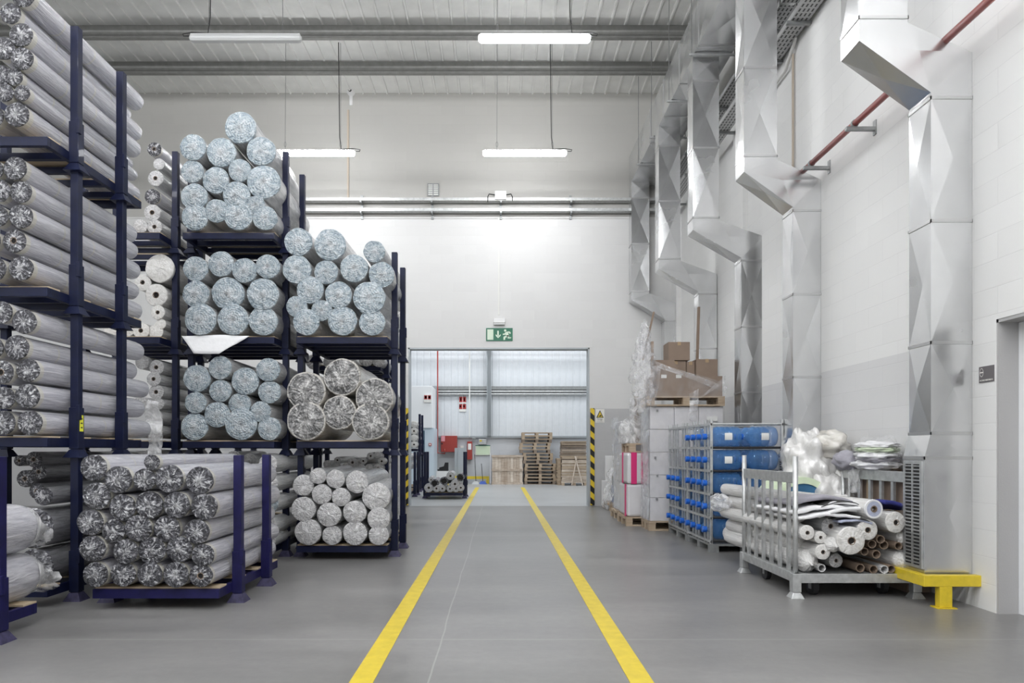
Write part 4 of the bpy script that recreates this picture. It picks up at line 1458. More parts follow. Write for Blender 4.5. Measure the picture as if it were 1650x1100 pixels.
part('shrink_wrap', sheet((2.24, 10.11, zt0 - 0.02), (3.33, 10.11, zt0 - 0.02), (3.33, 10.11, zt0 + 0.2), (2.24, 10.11, zt0 + 0.52), 24, 10, 0.012, 14, 6), 'stretch_wrap', bx, smooth=True, fix=False)


def carton(x0, x1, y0, y1, z0, z1, label, flap=False):
    t = thing('cardboard_box', label, 'cardboard box', ((x0 + x1) / 2, (y0 + y1) / 2, z0), 'brown boxes on the upper pallet')
    part('box_body', MB().box(x0, x1, y0, y1, z0, z1), 'cardboard', t, bevel=0.004)
    part('tape_strip', MB().box((x0 + x1) / 2 - 0.025, (x0 + x1) / 2 + 0.025, y0 - 0.001, y1 + 0.001, z1 - 0.05, z1 + 0.001), 'tape', t)
    return t


carton(2.50, 2.80, 10.25, 10.6, zt0 + 0.022, 2.54, 'brown box in the tray below the single topmost box')
carton(2.81, 2.93, 10.25, 10.6, zt0 + 0.022, 2.53, 'narrow brown box standing between two wider boxes on the upper pallet')
carton(2.94, 3.26, 10.2, 10.6, zt0 + 0.022, 2.56, 'brown box at the right end of the upper pallet')
carton(2.53, 2.85, 10.22, 10.55, 2.545, 2.82, 'topmost brown box on the upper pallet')
solo('cardboard_strip', MB().obox((3.10, 10.70, 2.723), (0.035, 0.045, 1.44), (0, 0.03, 0)), 'cardboard', 'tall brown cardboard strip standing upright behind the boxes', 'cardboard strip')
solo('cardboard_strip', MB().obox((2.245, 10.3, 2.92), (0.025, 0.03, 0.75), (0, 0.22, 0)), 'cardboard', 'thin brown strip leaning out of the plastic film at upper left', 'cardboard strip')
solo('cardboard_strip', MB().box(2.258, 2.295, 10.168, 10.2, zt0 + 0.30, zt0 + 0.82), 'cardboard_edge', 'short upright cardboard corner strip at the left of the upper pallet', 'cardboard strip')
t = thing('plastic_film', 'crumpled clear stretch film bunched at the left end of the upper pallet', 'plastic film', (2.2, 10.2, 2.0))
part('film_bunch', blob((2.15, 10.2, 2.36), (0.13, 0.2, 0.36), 3, 0.7, 40, 2.8), 'clear_film', t, smooth=True)
part('film_bunch', blob((2.17, 10.2, 2.86), (0.07, 0.1, 0.20), 5, 0.6, 30, 2.8), 'clear_film', t, smooth=True)
part('film_skirt', sheet((2.06, 10.1, 1.75), (2.30, 10.08, 1.80), (2.42, 10.08, 2.48), (2.02, 10.1, 2.40), 16, 20, 0.05, 6, 6), 'clear_film', t, smooth=True, fix=False)
part('film_strand', sheet((2.3, 10.09, 2.52), (2.35, 10.08, 2.42), (3.35, 10.09, 2.05), (3.35, 10.09, 2.14), 24, 4, 0.03, 16, 7), 'clear_film', t, smooth=True, fix=False)
part('film_strand', sheet((2.80, 10.09, 2.05), (2.95, 10.09, 2.10), (2.92, 10.1, 1.62), (2.80, 10.1, 1.66), 8, 14, 0.04, 26, 7), 'clear_film', t, smooth=True, fix=False)
part('film_strand', sheet((2.85, 10.09, 1.9), (2.95, 10.09, 2.0), (3.33, 10.1, 2.30), (3.33, 10.1, 2.2), 12, 5, 0.03, 36, 7), 'clear_film', t, smooth=True, fix=False)

# P2: strapped white sacks
pallet(2.00, 10.78, 0, 1.1, 0.8, 'wooden pallet under the white stacks with magenta straps')
for k, (za, zb, w_) in enumerate(((0.146, 0.66, 'lower'), (0.665, 1.16, 'upper'))):
    t = thing('strapped_stack', 'white wrapped stack with a magenta strap, the %s of two' % w_, 'stack of goods', (2.5, 11.1, za), 'strapped white stacks')
    mb = MB().box(2.02, 3.05, 10.80, 11.55, za, zb)
    part('wrapped_load', mb, 'carton_white', t, bevel=0.04)
    if k == 1:
        part('strap', MB().box(2.08, 2.17, 10.792, 10.802, za, zb + 0.004).box(2.08, 2.17, 10.802, 11.55, zb, zb + 0.004), 'magenta_strap', t)
        part('strap', MB().box(2.012, 2.022, 11.15, 11.24, za, zb + 0.004), 'magenta_strap', t)
        part('strap', MB().box(2.24, 2.27, 10.792, 10.802, za, zb), 'magenta_strap', t)
    else:
        part('strap', MB().box(2.012, 2.022, 10.9, 11.0, za, zb), 'magenta_strap', t)
pallet(2.06, 10.82, 1.165, 0.9, 0.7, 'small wooden pallet on top of the strapped white stacks')
t = thing('film_roll', 'upright cylinder of wrapping film behind the tall carton stack', 'film roll', (2.21, 11.05, 1.31))
part('rolled_film', MB().tube([(2.22, 11.05, 1.31), (2.22, 11.05, 2.04)], 0.115, 28), 'milky_film', t, smooth=False)
part('core_tube', MB().tube([(2.22, 11.05, 1.311), (2.22, 11.05, 2.07)], 0.04, 16), 'core_brown', t)
solo('plastic_bag', blob((2.12, 11.3, 1.47), (0.14, 0.2, 0.22), 7, 0.35, 34, 2.5, 1.31), 'milky_film', 'crumpled white plastic bag at the foot of the upright film roll', 'plastic bag', smooth=True)
# P3
pallet(2.03, 11.7, 0, 1.1, 0.8, 'wooden pallet under the tall narrow load in shiny film')
t = thing('wrapped_load', 'tall load in shiny clear film behind the strapped white stacks', 'wrapped load', (2.5, 12.1, 0.146))
part('load', MB().box(2.08, 3.1, 11.75, 12.45, 0.146, 1.70), 'carton_white', t, bevel=0.02)
part('film_cover', sheet((2.05, 12.5, 0.15), (2.05, 11.7, 0.15), (2.05, 11.7, 1.78), (2.05, 12.5, 1.78), 16, 30, 0.03, 15, 4), 'shiny_wrap', t, smooth=True, fix=False)
part('film_cover', sheet((2.04, 11.72, 0.2), (3.05, 11.72, 0.2), (3.05, 11.72, 1.76), (2.04, 11.72, 1.76), 16, 30, 0.01, 25, 4), 'soft_wrap', t, smooth=True, fix=False)
# P4
pallet(2.17, 13.45, 0, 1.1, 0.9, 'farthest wooden pallet on the right, under the blue box')
t = thing('plastic_crate', 'blue box with a black top wrapped in white film on the farthest pallet', 'box', (2.45, 13.7, 0.146))
part('box_body', MB().box(2.27, 2.75, 13.5, 13.9, 0.15, 0.49), 'blue_box', t, bevel=0.01)
part('box_lid', MB().box(2.28, 2.74, 13.51, 13.89, 0.49, 0.68), 'black_rubber', t, bevel=0.01)
solo('plastic_sheet', sheet((2.14, 14.2, 0.0), (2.16, 13.42, 0.02), (2.42, 13.42, 0.95), (2.3, 14.2, 0.8), 14, 18, 0.05, 9, 4), 'milky_film',
     'white film draped over the left side of the farthest pallet', 'plastic film', smooth=True, fix=False)
for x0, x1, z0, z1, tx, w_ in ((2.25, 2.75, 0.45, 1.08, True, 'lettered white panel leaning on the end wall beside the opening'), (2.16, 2.6, 0.03, 0.56, False, 'lower plain white panel leaning on the end wall near the striped guard')):
    yy = 14.45 if not tx else 14.55
    t = thing('white_panel', w_, 'panel', ((x0 + x1) / 2, yy, z0), 'leaning white panels')
    part('board', MB().box(x0, x1, yy, yy + 0.04, 0.0 if tx else z0, z1), 'white_plastic', t, bevel=0.01)
    if tx:
        text_part('lettering', 'SN MANZTEL', 0.055, 'ink', t, (2.43, yy - 0.003, 0.83), (PI / 2, -PI / 2 * -1, 0))

# ------------------------------------------------------------------ bottle racks
def lathe_x(prof, n=28):
    mb = MB()
    vs, fs = [], []
    for r, x in prof:
        for k in range(n):
            a = 2 * PI * k / n
            vs.append((x, r * math.cos(a), r * math.sin(a)))
    for i in range(len(prof) - 1):
        for k in range(n):
            k2 = (k + 1) % n
            fs.append((i * n + k, i * n + k2, (i + 1) * n + k2, (i + 1) * n + k))
    return mb.add(vs, fs)


BR = 0.120
bprof = [(0.027, 0.0), (0.027, 0.035), (0.033, 0.045), (0.06, 0.075), (0.095, 0.10), (BR, 0.13), (BR, 0.165), (BR - 0.009, 0.175), (BR, 0.185), (BR, 0.225), (BR - 0.009, 0.235),
         (BR, 0.245), (BR, 0.29), (BR - 0.009, 0.30), (BR, 0.31), (BR, 0.38), (BR - 0.012, 0.40), (0.085, 0.405), (0.001, 0.395)]
bm_ = lathe_x(bprof).mesh('bottle_body')
fix_normals(bm_)
smooth_mesh(bm_)
bm_.materials.append(MATS['water_bottle_blue'])
cm_ = lathe_x([(0.001, -0.03), (0.033, -0.03), (0.036, -0.025), (0.036, 0.02), (0.03, 0.022)], 16).mesh('bottle_cap')
fix_normals(cm_)
cm_.materials.append(MATS['blue_plastic'])
lv, lf = [], []
for i in range(9):
    a = -0.35 + 0.7 * i / 8
    for x in (0.20, 0.29):
        lv.append((x, -(BR + 0.001) * math.cos(a), (BR + 0.001) * math.sin(a) + 0.0))
for i in range(8):
    lf.append((2 * i, 2 * i + 1, 2 * i + 3, 2 * i + 2))
lm_ = MB().add(lv, lf).mesh('bottle_label')
lm_.materials.append(MATS['label_white'])

RX0, RX1 = 2.47, 3.33


def bottle_rack(y0, label, rows, who, cols=4):
    dy = 0.244
    D = cols * dy
    y1 = y0 + D
    t = thing('bottle_rack', label, 'bottle rack', ((RX0 + RX1) / 2, (y0 + y1) / 2, 0), 'water bottle racks')
    zs_ = [0.15 + 0.275 * k for k in range(6)]
    for x in (RX0, RX1 - 0.03):
        for y in (y0, y1 - 0.03):
            part('corner_post', MB().box(x, x + 0.03, y, y + 0.03, 0.1, 1.56), 'galvanised', t, bevel=0.003)
    for k in range(1, cols * 2):
        y = y0 + k * dy / 2
        if k % 2 and k not in (1, 5):
            continue
        part('side_bar', MB().box(RX0, RX0 + 0.02, y - 0.012, y + 0.012, 0.1, 1.56), 'galvanised', t)
    for k in range(6):
        z = zs_[k]
        part('side_rail', MB().box(RX0 - 0.005, RX0 + 0.02, y0, y1, z - 0.035, z - 0.01), 'galvanised', t)
        part('side_rail', MB().box(RX1 - 0.02, RX1, y0, y1, z - 0.035, z - 0.01), 'galvanised', t)
        part('front_rail', MB().tube([(RX0, y0 + 0.015, z - 0.02), (RX1, y0 + 0.015, z - 0.02)], 0.013, 8), 'black_rubber' if k < 5 else 'galvanised', t)
        part('rear_rail', MB().tube([(RX0, y1 - 0.015, z - 0.02), (RX1, y1 - 0.015, z - 0.02)], 0.011, 8), 'galvanised_dark', t)
        if k < 5:
            sr = MB()
            for c_ in range(cols):
                for q in (0.06, dy - 0.06):
                    sr.box(RX0, RX1, y0 + c_ * dy + q - 0.006, y0 + c_ * dy + q + 0.006, z - 0.03, z - 0.012)
            part('shelf_rods', sr, 'galvanised_dark', t)
    bp = MB().box(RX0, RX1, y0, y1, 0.075, 0.10)
    for x in (RX0, (RX0 + RX1) / 2 - 0.05, RX1 - 0.1):
        for y in (y0, (y0 + y1) / 2 - 0.05, y1 - 0.1):
            bp.box(x, x + 0.1, y, y + 0.1, 0, 0.075)
    part('base_pallet', bp, 'galvanised_dark', t)
    for k in range(5):
        want = rows[k]
        for c_ in range(cols):
            if c_ not in want:
                continue
            for dep in range(2):
                b_ = bpy.data.objects.new('water_bottle', None)
                COL.objects.link(b_)
                yy = y0 + (c_ + 0.5) * dy
                zz = zs_[k] - 0.01 + BR
                b_.location = (RX0 - 0.03 + dep * 0.43, yy, zz)
                cn = ['nearest', 'second nearest', 'third nearest', 'fourth'][c_]
                rn = ['bottom', 'second lowest', 'middle', 'second highest', 'top'][k]
                pn = 'with cap outermost' if dep == 0 else 'deeper in'
                tag(b_, 'blue water bottle, %s column, %s shelf, %s, %s bottle rack' % (cn, rn, pn, who), 'water bottle', 'blue water bottles')
                link_child('bottle_body', bm_, b_, (1, 1, 1))
                link_child('bottle_cap', cm_, b_, (1, 1, 1))
                if c_ == 0 and (k, dep) in ((3, 0), (4, 0), (4, 1)):
                    link_child('paper_label', lm_, b_, (1, 1, 1), rot=(0.0, 0, 0))


ALLC = (0, 1, 2, 3)
bottle_rack(8.0, 'grey steel rack full of blue water bottles, the nearer of two', [ALLC, ALLC, ALLC, ALLC, ALLC], 'nearer')
bottle_rack(9.0, 'grey steel rack partly filled with water bottles, the farther of two', [ALLC, (1, 2, 3), (1, 2, 3), (), ()], 'farther')

# ------------------------------------------------------------------ trolley
TX0, TX1, TY0, TY1 = 2.385, 3.40, 5.52, 6.74
t = thing('cage_trolley', 'galvanised cage trolley with slatted sides full of rolls and tubes', 'trolley', ((TX0 + TX1) / 2, (TY0 + TY1) / 2, 0))
fz0, fz1 = 0.125, 0.20
part('deck_frame', MB().box(TX0, TX1, TY0, TY0 + 0.05, fz0, fz1).box(TX0, TX1, TY1 - 0.05, TY1, fz0, fz1).box(TX0, TX0 + 0.05, TY0 + 0.0502, TY1 - 0.0502, fz0, fz1).box(TX1 - 0.05, TX1, TY0 + 0.0502, TY1 - 0.0502, fz0, fz1), 'galvanised', t, bevel=0.003)
part('deck_plate', MB().box(TX0 + 0.05, TX1 - 0.05, TY0 + 0.05, TY1 - 0.05, 0.185, 0.2), 'galvanised_dark', t)
for x in (TX0 + 0.02, TX1 - 0.02):
    for y in (TY0 + 0.03, TY1 - 0.03):
        part('corner_post', MB().tube([(x, y, 0.05), (x, y, 1.15)], 0.021, 14), 'galvanised', t, smooth=True)
        part('foot', MB().frustum(x, y, 0, 0.05, 0.055, 0.055, 0.03, 0.03).box(x - 0.035, x + 0.035, y - 0.035, y + 0.035, 0.05, 0.2), 'galvanised', t, bevel=0.004)
for x in (TX0 + 0.02, TX1 - 0.02):
    part('top_rail', MB().box(x - 0.015, x + 0.015, TY0 + 0.05, TY1 - 0.05, 0.93, 1.02), 'galvanised', t, bevel=0.003)
    for k in range(6):
        y = TY0 + 0.16 + k * (TY1 - TY0 - 0.32) / 5
        part('slat', MB().box(x - 0.012, x + 0.012, y - 0.019, y + 0.019, 0.2, 0.93), 'galvanised', t)
for x, y in ((TX0 + 0.10, TY1 - 0.38), (TX0 + 0.22, TY0 + 0.16), (TX1 - 0.2, TY0 + 0.2), (TX1 - 0.2, TY1 - 0.2)):
    cw = part('caster', MB().tube([(x - 0.02, y, 0.075), (x + 0.02, y, 0.075)], 0.075, 20), 'black_rubber', t)
    part('caster_fork', MB().box(x - 0.028, x - 0.02, y - 0.02, y + 0.02, 0.05, 0.13).box(x + 0.02, x + 0.028, y - 0.02, y + 0.02, 0.05, 0.13).box(x - 0.03, x + 0.03, y - 0.03, y + 0.03, 0.12, 0.13), 'galvanised_dark', cw)


def tube_roll(px, py, rpx, L, label, y=5.52, yaw=0.0, mat='core_brown', name='cardboard_tube'):
    X, _, Z = P(px, py, y)
    r = rpx * y / 1100
    t = thing(name, label, 'cardboard tube', (0, 0, 0), 'cardboard tubes in the trolley')
    mb = MB()
    mb.lathe_y([(0.78, 0.001), (1.0, 0.0), (1.0, 1.0), (0.78, 1.0), (0.78, 0.0)], 20)
    mb.v = [(a * r, b_ * L, c_ * r) for a, b_, c_ in mb.v]
    part('tube_wall', mb, mat, t, smooth=False)
    mb = MB().tube([(0, L * 0.25, 0), (0, L * 0.27, 0)], r * 0.79, 16)
    part('tube_inside', mb, 'core_hole_shade', t)
    t.location = (X, y, Z)
    t.rotation_euler = (0, 0, yaw)
    return t


V6 = lambda cx, cy, r: (1250 + cx / 6.6, 780 + cy / 6.6, r / 6.6)
tubes = [(1115, 585, 45, 'second highest, left of the crumpled upper bag'), (1025, 635, 45, 'just left of the two highest right-hand tubes'), (1150, 645, 48, 'dark, below the highest tube'), (1305, 655, 42, 'directly under the upper labelled bag'),
         (1420, 710, 42, 'rightmost at mid height'), (945, 715, 42, 'at the edge of the biggest white roll'), (1070, 745, 45, 'in the middle of the tube heap'),
         (900, 890, 46, 'leftmost in the bottom row at the right'), (1040, 905, 45, 'second from left in the bottom row'), (1155, 905, 45, 'film-covered, third in the bottom row'),
         (1228, 900, 42, 'fourth in the bottom row'), (1475, 888, 44, 'at the right end of the bottom row'), (490, 890, 42, 'clear-wrapped, beside the pointed bag at lower left')]
for i, (cx, cy, r, w_) in enumerate(tubes):
    px, py, rp = V6(cx, cy, r)
    lab = 'open cardboard tube in the trolley, ' + w_
    tube_roll(px, py, rp, 1.1, lab, 5.53 + 0.01 * (i % 3), mat='core_brown' if i not in (9, 12) else 'end_white')


def troll(cx, cy, r, L, kind, label, hole=True, y=5.5, yaw=0.0, pitch=0.0):
    px, py, rp = V6(cx, cy, r)
    X, _, Z = P(px, py, y)
    return roll(X, y, max(Z, 0.2 + rp * y / 1100), rp * y / 1100, L, kind, label, 'rolls in the trolley', hole=hole, yaw=yaw, pitch=pitch, bag=not hole)


tr = troll(800, 600, 148, 1.2, 'cream', 'biggest white film-wrapped roll in the middle of the trolley', True, 5.45)
t2 = troll(1040, 262, 102, 1.2, 'cream', 'blue-grey roll with white edge and brown core on top of the load', True, 5.47, 0.12)
for ch in list(t2.children):
    if not ch.name.startswith('wrapped_body'):
        bpy.data.objects.remove(ch)
R2 = 102 / 6.6 * 5.47 / 1100
for nm, pr, mt in (('fabric_face', [(0.80, -0.004), (0.35, -0.004)], 'fabric_bluegrey'), ('selvedge', [(1.0, 0.01), (0.99, -0.005), (0.80, -0.005)], 'fabric_white'),
                   ('core_tube', [(0.36, -0.008), (0.26, -0.008), (0.26, 0.25), (0.36, 0.25)], 'core_brown'), ('core_bore', [(0.26, 0.1), (0.001, 0.1)], 'core_hole_shade')):
    mb = MB()
    mb.lathe_y([(a * R2, b_) for a, b_ in pr], 28)
    me = mb.mesh(nm)
    me.materials.append(MATS[mt])
    link_child(nm, me, t2, (1, 1, 1))
troll(335, 515, 78, 1.9, 'cream', 'slim white roll with dark round core next to the left slatted side', True, 5.5, 0.03)
troll(475, 565, 66, 1.8, 'cream', 'slim white roll with taped core, right of the dark-cored one', True, 5.52, 0.06)
troll(580, 445, 95, 1.3, 'white', 'clear-wrapped roll tucked under the folded white fabric', True, 5.62, 0.1)
troll(605, 640, 78, 1.3, 'cream', 'crumpled small roll touching the biggest white roll at its left', False, 5.5, 0.08)
troll(500, 720, 82, 1.6, 'cream', 'white roll with torn black opening at lower left of the trolley', True, 5.5, 0.05)
troll(640, 810, 75, 1.3, 'white', 'clear film roll below the biggest white roll', True, 5.58, 0.1)
troll(975, 485, 108, 1.2, 'cream', 'cream roll with taped core, right of the biggest white roll', True, 5.5, 0.0)
troll(1275, 405, 112, 1.2, 'cream', 'white roll with grey core at the right below the navy cloth', True, 5.5, 0.1)
troll(330, 810, 120, 1.9, 'cream', 'thick bagged roll with pointed end at lower left of the trolley', False, 5.60, 0.0)
troll(1370, 560, 95, 1.1, 'cream', 'upper crumpled roll with a paper label at the right of the trolley', False, 5.58, 0.12)
troll(1345, 800, 108, 1.1, 'cream', 'lower crumpled roll with a paper label at the right of the trolley', False, 5.58, 0.12)
for o_ in [q for q in COL.objects if q.get('label', '').endswith('with a paper label at the right of the trolley')]:
    rb = [c_ for c_ in o_.children if c_.name.startswith('wrapped_body')][0].scale[0]
    lb_ = MB().box(-0.04, 0.04, -0.001, 0.001, -0.018, 0.018).mesh('paper_label')
    lb_.materials.append(MATS['label_white'])
    link_child('paper_label', lb_, o_, (1, 1, 1), (0.2 * rb, -0.50 * rb, 0.66 * rb), (-0.75, 0.5, 0.2))
for k, z in enumerate((0.275, 0.40, 0.53, 0.66)):
    roll(2.50 + 0.02 * (k % 2), 5.75, z, 0.068, 1.62, 'cream', 'long white roll against the left slatted side, %s from the bottom' % (ORD[k] if k else 'lowest one'), 'rolls in the trolley', yaw=0.02)
roll(2.54, 5.9, 0.78, 0.06, 1.55, 'cream', 'topmost bagged roll sticking out behind the left slatted side', 'rolls in the trolley', yaw=0.06)
# folded textiles on top
t = thing('folded_fabric', 'folded white and grey fabric lying on the rolls in the trolley', 'fabric', (2.75, 5.8, 0.75))


def fold_layer(x0, x1, z0, z1, y0, y1, th, seed, bow=0.05):
    vs, fs = [], []
    nx, ny = 18, 10
    for side in (0, 1):
        for j in range(ny + 1):
            for i in range(nx + 1):
                u, v = i / nx, j / ny
                x = x0 + (x1 - x0) * u
                z = z0 + (z1 - z0) * u + bow * math.sin(PI * u) + 0.012 * noise.noise((x * 9 + seed, v * 3, seed)) + (th if side else 0) - 0.02 * v
                y = y0 + (y1 - y0) * v + 0.03 * noise.noise((x * 6, seed, 1.0))
                vs.append((x, y, z))
    w_ = nx + 1
    n = w_ * (ny + 1)
    for j in range(ny):
        for i in range(nx):
            a = j * w_ + i
            fs += [(a, a + w_, a + w_ + 1, a + 1), (a + n, a + 1 + n, a + w_ + 1 + n, a + w_ + n)]
    for i in range(nx):
        fs.append((i, i + 1, i + 1 + n, i + n))
        a = ny * w_ + i
        fs.append((a, a + n, a + 1 + n, a + 1))
    for j in range(ny):
        a = j * w_
        fs.append((a, a + n, a + n + w_, a + w_))
        a = j * w_ + nx
        fs.append((a, a + w_, a + n + w_, a + n))
    return MB().add(vs, fs)


part('fold_layer', fold_layer(2.42, 2.98, 0.735, 0.725, 5.64, 6.5, 0.035, 1, 0.06), 'fabric_grey', t, smooth=True, label='grey upper layer')
part('fold_layer', fold_layer(2.62, 3.02, 0.735, 0.715, 5.55, 6.2, 0.006, 7, 0.055), 'ink', t, smooth=True, label='dark selvedge between the layers')
part('fold_layer', fold_layer(2.60, 3.03, 0.715, 0.70, 5.56, 6.2, 0.02, 8, 0.055), 'fabric_white', t, smooth=True)
part('fold_layer', fold_layer(2.66, 3.02, 0.70, 0.685, 5.54, 6.2, 0.006, 9, 0.05), 'ink_grey', t, smooth=True, label='dark selvedge between the layers')
part('fold_layer', fold_layer(2.40, 3.0, 0.675, 0.67, 5.55, 6.5, 0.03, 2, 0.05), 'fabric_white', t, smooth=True)
part('fold_layer', fold_layer(2.58, 3.04, 0.655, 0.70, 5.50, 6.0, 0.026, 4, 0.035), 'fabric_white', t, smooth=True)
part('fold_layer', fold_layer(2.42, 2.90, 0.635, 0.64, 5.50, 6.3, 0.025, 3, 0.03), 'fabric_white', t, smooth=True)
part('fold_layer', fold_layer(2.70, 3.0, 0.635, 0.61, 5.50, 6.0, 0.006, 10, 0.03), 'ink', t, smooth=True, label='dark selvedge under the white layers')
part('fold_layer', fold_layer(2.74, 3.0, 0.615, 0.60, 5.49, 6.0, 0.018, 5, 0.02), 'fabric_bluegrey', t, smooth=True, label='blue-grey lower fold')
solo('navy_cloth', fold_layer(3.13, 3.36, 0.76, 0.70, 5.56, 6.1, 0.03, 6, 0.02), 'fabric_navy', 'navy blue cloth fold at the right end of the trolley load', 'fabric', smooth=True)
solo('plastic_scrap', sheet((3.25, 5.5, 0.62), (3.44, 5.46, 0.60), (3.40, 5.5, 0.78), (3.27, 5.55, 0.78), 12, 10, 0.05, 12, 8), 'clear_film',
     'clear plastic tail poking out at the right of the trolley', 'plastic film', smooth=True, fix=False)
solo('plastic_scrap', sheet((3.365, 6.36, 0.80), (3.365, 6.56, 0.80), (3.36, 6.56, 1.04), (3.36, 6.36, 1.04), 10, 14, 0.02, 22, 8), 'milky_film',
     'strip of clear plastic hanging over the right-hand trolley rail', 'plastic film', smooth=True, fix=False)
solo('plastic_bag', blob((2.42, 7.35, 0.63), (0.12, 0.2, 0.09), 31, 0.4, 30, 2.5), 'milky_film', 'gathered plastic bag end behind the far left corner of the trolley', 'plastic bag', smooth=True)

# heap behind the trolley
t = thing('rolled_mat', 'large green-edged roll with blue inside behind the trolley', 'rolled material', (3.07, 6.95, 0.33))
for nm, r0, r1, mt in (('outer_layer', 0.30, 0.235, 'fabric_green'), ('inner_layer', 0.235, 0.001, 'fabric_blue')):
    mb = MB()
    mb.lathe_y([(r0, 0.5), (r0, 0.0), (r1, -0.012 if r1 > 0.1 else 0.03)], 32, (3.05, 6.86, 0.63))
    part(nm, mb, mt, t, smooth=False)
solo('plastic_bag', blob((3.24, 7.2, 1.02), (0.22, 0.28, 0.36), 2, 0.35, 50, 2.4), 'body_white', 'big shiny white plastic bag behind the trolley, left of the bundles', 'plastic bag', smooth=True)
solo('plastic_bag', blob((3.38, 7.0, 0.62), (0.24, 0.3, 0.34), 4, 0.35, 44, 2.4), 'body_white', 'pale bag low in the heap, seen between trolley posts', 'plastic bag', smooth=True)
solo('plastic_bag', blob((3.1, 7.35, 0.33), (0.3, 0.3, 0.36), 14, 0.25, 40, 2.4, 0.0), 'body_white', 'white bag on the floor behind the trolley', 'plastic bag', smooth=True)
solo('fabric_bundle', blob((3.41, 7.1, 1.25), (0.19, 0.25, 0.14), 6, 0.3, 40, 2.0), 'body_cream', 'cream bundle in film on top of the heap against the wall', 'fabric bundle', smooth=True)
solo('fabric_bundle', blob((3.37, 6.62, 1.10), (0.11, 0.16, 0.09), 9, 0.25, 30, 2.0), 'fabric_grey', 'blue-grey bundle resting over the right trolley rail', 'fabric bundle', smooth=True)
t = thing('fabric_bundle', 'folded pastel textiles in clear film on the brown boxes', 'fabric bundle', (3.46, 6.25, 1.03))
for k, (dz, th, mt, sc) in enumerate(((0.0, 0.05, 'fabric_white', 1.0), (0.05, 0.04, 'fabric_grey', 0.9), (0.09, 0.05, 'fabric_white', 0.95), (0.14, 0.035, 'fabric_green', 0.85), (0.175, 0.04, 'fabric_white', 0.8))):
    part('textile_layer', blob((3.45, 6.25, 1.065 + dz), (0.155 * sc, 0.24, th * 0.95), 20 + k, 0.32, 34, 2.4), mt, t, smooth=True)
part('film_cover', blob((3.45, 6.22, 1.15), (0.16, 0.26, 0.16), 41, 0.35, 36, 2.6), 'stretch_wrap', t, smooth=True)
for k, (y0, y1, zt_) in enumerate(((5.75, 6.15, 1.0), (6.17, 6.55, 1.03))):
    t = thing('cardboard_box', 'tall brown taped box between trolley and wall, the %s one' % ('nearer' if k == 0 else 'farther'), 'cardboard box', (3.53, (y0 + y1) / 2, 0), 'boxes behind the trolley')
    part('box_body', MB().box(3.43, 3.635, y0, y1, 0, zt_), 'cardboard', t, bevel=0.005)
    part('tape_strip', MB().box(3.428, 3.43, y0 + 0.15, y0 + 0.21, 0.1, zt_), 'tape', t)

# ------------------------------------------------------------------ the far room
def far_pallet(k, px0, px1, ytop, Y, lab, mat):
    x0 = (px0 - 805) * Y / 1100
    w_ = (px1 - px0) * Y / 1100
    return x0, w_


yp = 23.9
zc = 0.0
spec = [(845, 895), (845, 896), (846, 895), (845, 896), (845, 895), (846, 896), (843, 890), (844, 891), (843, 891), (838, 887), (837, 886), (838, 887), (841, 889), (841, 890), (841, 890)]
PLN = ['lowest', 'second', 'third', 'fourth', 'fifth', 'sixth', 'seventh', 'eighth', 'ninth', 'tenth', 'eleventh', 'twelfth', 'thirteenth', 'fourteenth', 'topmost']
for k, (a, b_) in enumerate(spec):
    x0 = (a - 805) * yp / 1100
    w_ = (b_ - a) * yp / 1100
    pallet(x0, yp, k * 0.1215, w_, 0.8, 'wooden pallet in the far stack, %s from the floor' % PLN[k], 'pallets stacked in the far room', 'pallet_wood' if k % 3 else 'pallet_dark', simple=True, h=0.12)
t = thing('wooden_crate', 'pale wooden crate at the far wall, left of the pallet stack', 'crate', (0.3, 24.3, 0))
cx0, cx1, cy0, cz1 = (792 - 805) * yp / 1100, (843 - 805) * yp / 1100, yp, 1.05
part('crate_core', MB().box(cx0 + 0.02, cx1 - 0.02, cy0 + 0.03, cy0 + 0.8, 0.04, cz1 - 0.03), 'crate_wood', t)
nb = 10
for k in range(nb):
    a = cx0 + 0.02 + (cx1 - cx0 - 0.04) * k / nb
    part('upright_board', MB().box(a + 0.004, a + (cx1 - cx0 - 0.04) / nb - 0.006, cy0 + 0.012, cy0 + 0.03, 0.04, cz1 - 0.02), 'crate_wood', t)
for z in (0.0, 0.47, 0.95):
    part('batten', MB().box(cx0, cx1, cy0 - 0.01, cy0 + 0.012, z, z + 0.08), 'crate_wood', t)
part('side_sheet', MB().box(cx0 - 0.05, cx0 - 0.02, cy0, cy0 + 0.8, 0.02, cz1 + 0.04), 'carton_white', t, label='white side sheet')
# flat wood piles
rw = random.Random(4)
t = thing('timber_pile', 'pile of flat wooden pallet collars at the right of the far wall', 'timber pile', (2.6, 24.0, 0))
yq = 23.2
x0, x1 = (905 - 805) * yq / 1100, (946 - 805) * yq / 1100
z = 0.09
for xx in (x0, (x0 + x1) / 2 - 0.05, x1 - 0.1):
    part('bearer', MB().box(xx, xx + 0.1, yq, yq + 0.8, 0, 0.09), 'pallet_wood', t)
while z < 0.98:
    h = rw.uniform(0.022, 0.03) * 2
    part('flat_board', MB().box(x0 + rw.uniform(-.01, .02), x1 + rw.uniform(-.02, .01), yq + rw.uniform(0, .02), yq + 0.8, z, z + h - 0.005), rw.choice(['crate_wood', 'pallet_wood', 'crate_wood', 'pallet_dark']), t)
    z += h
t = thing('timber_pile', 'darker bundle of thin boards lying on the pallet collar pile', 'timber pile', (2.6, 24.0, z), 'timber piles')
z += 0.004
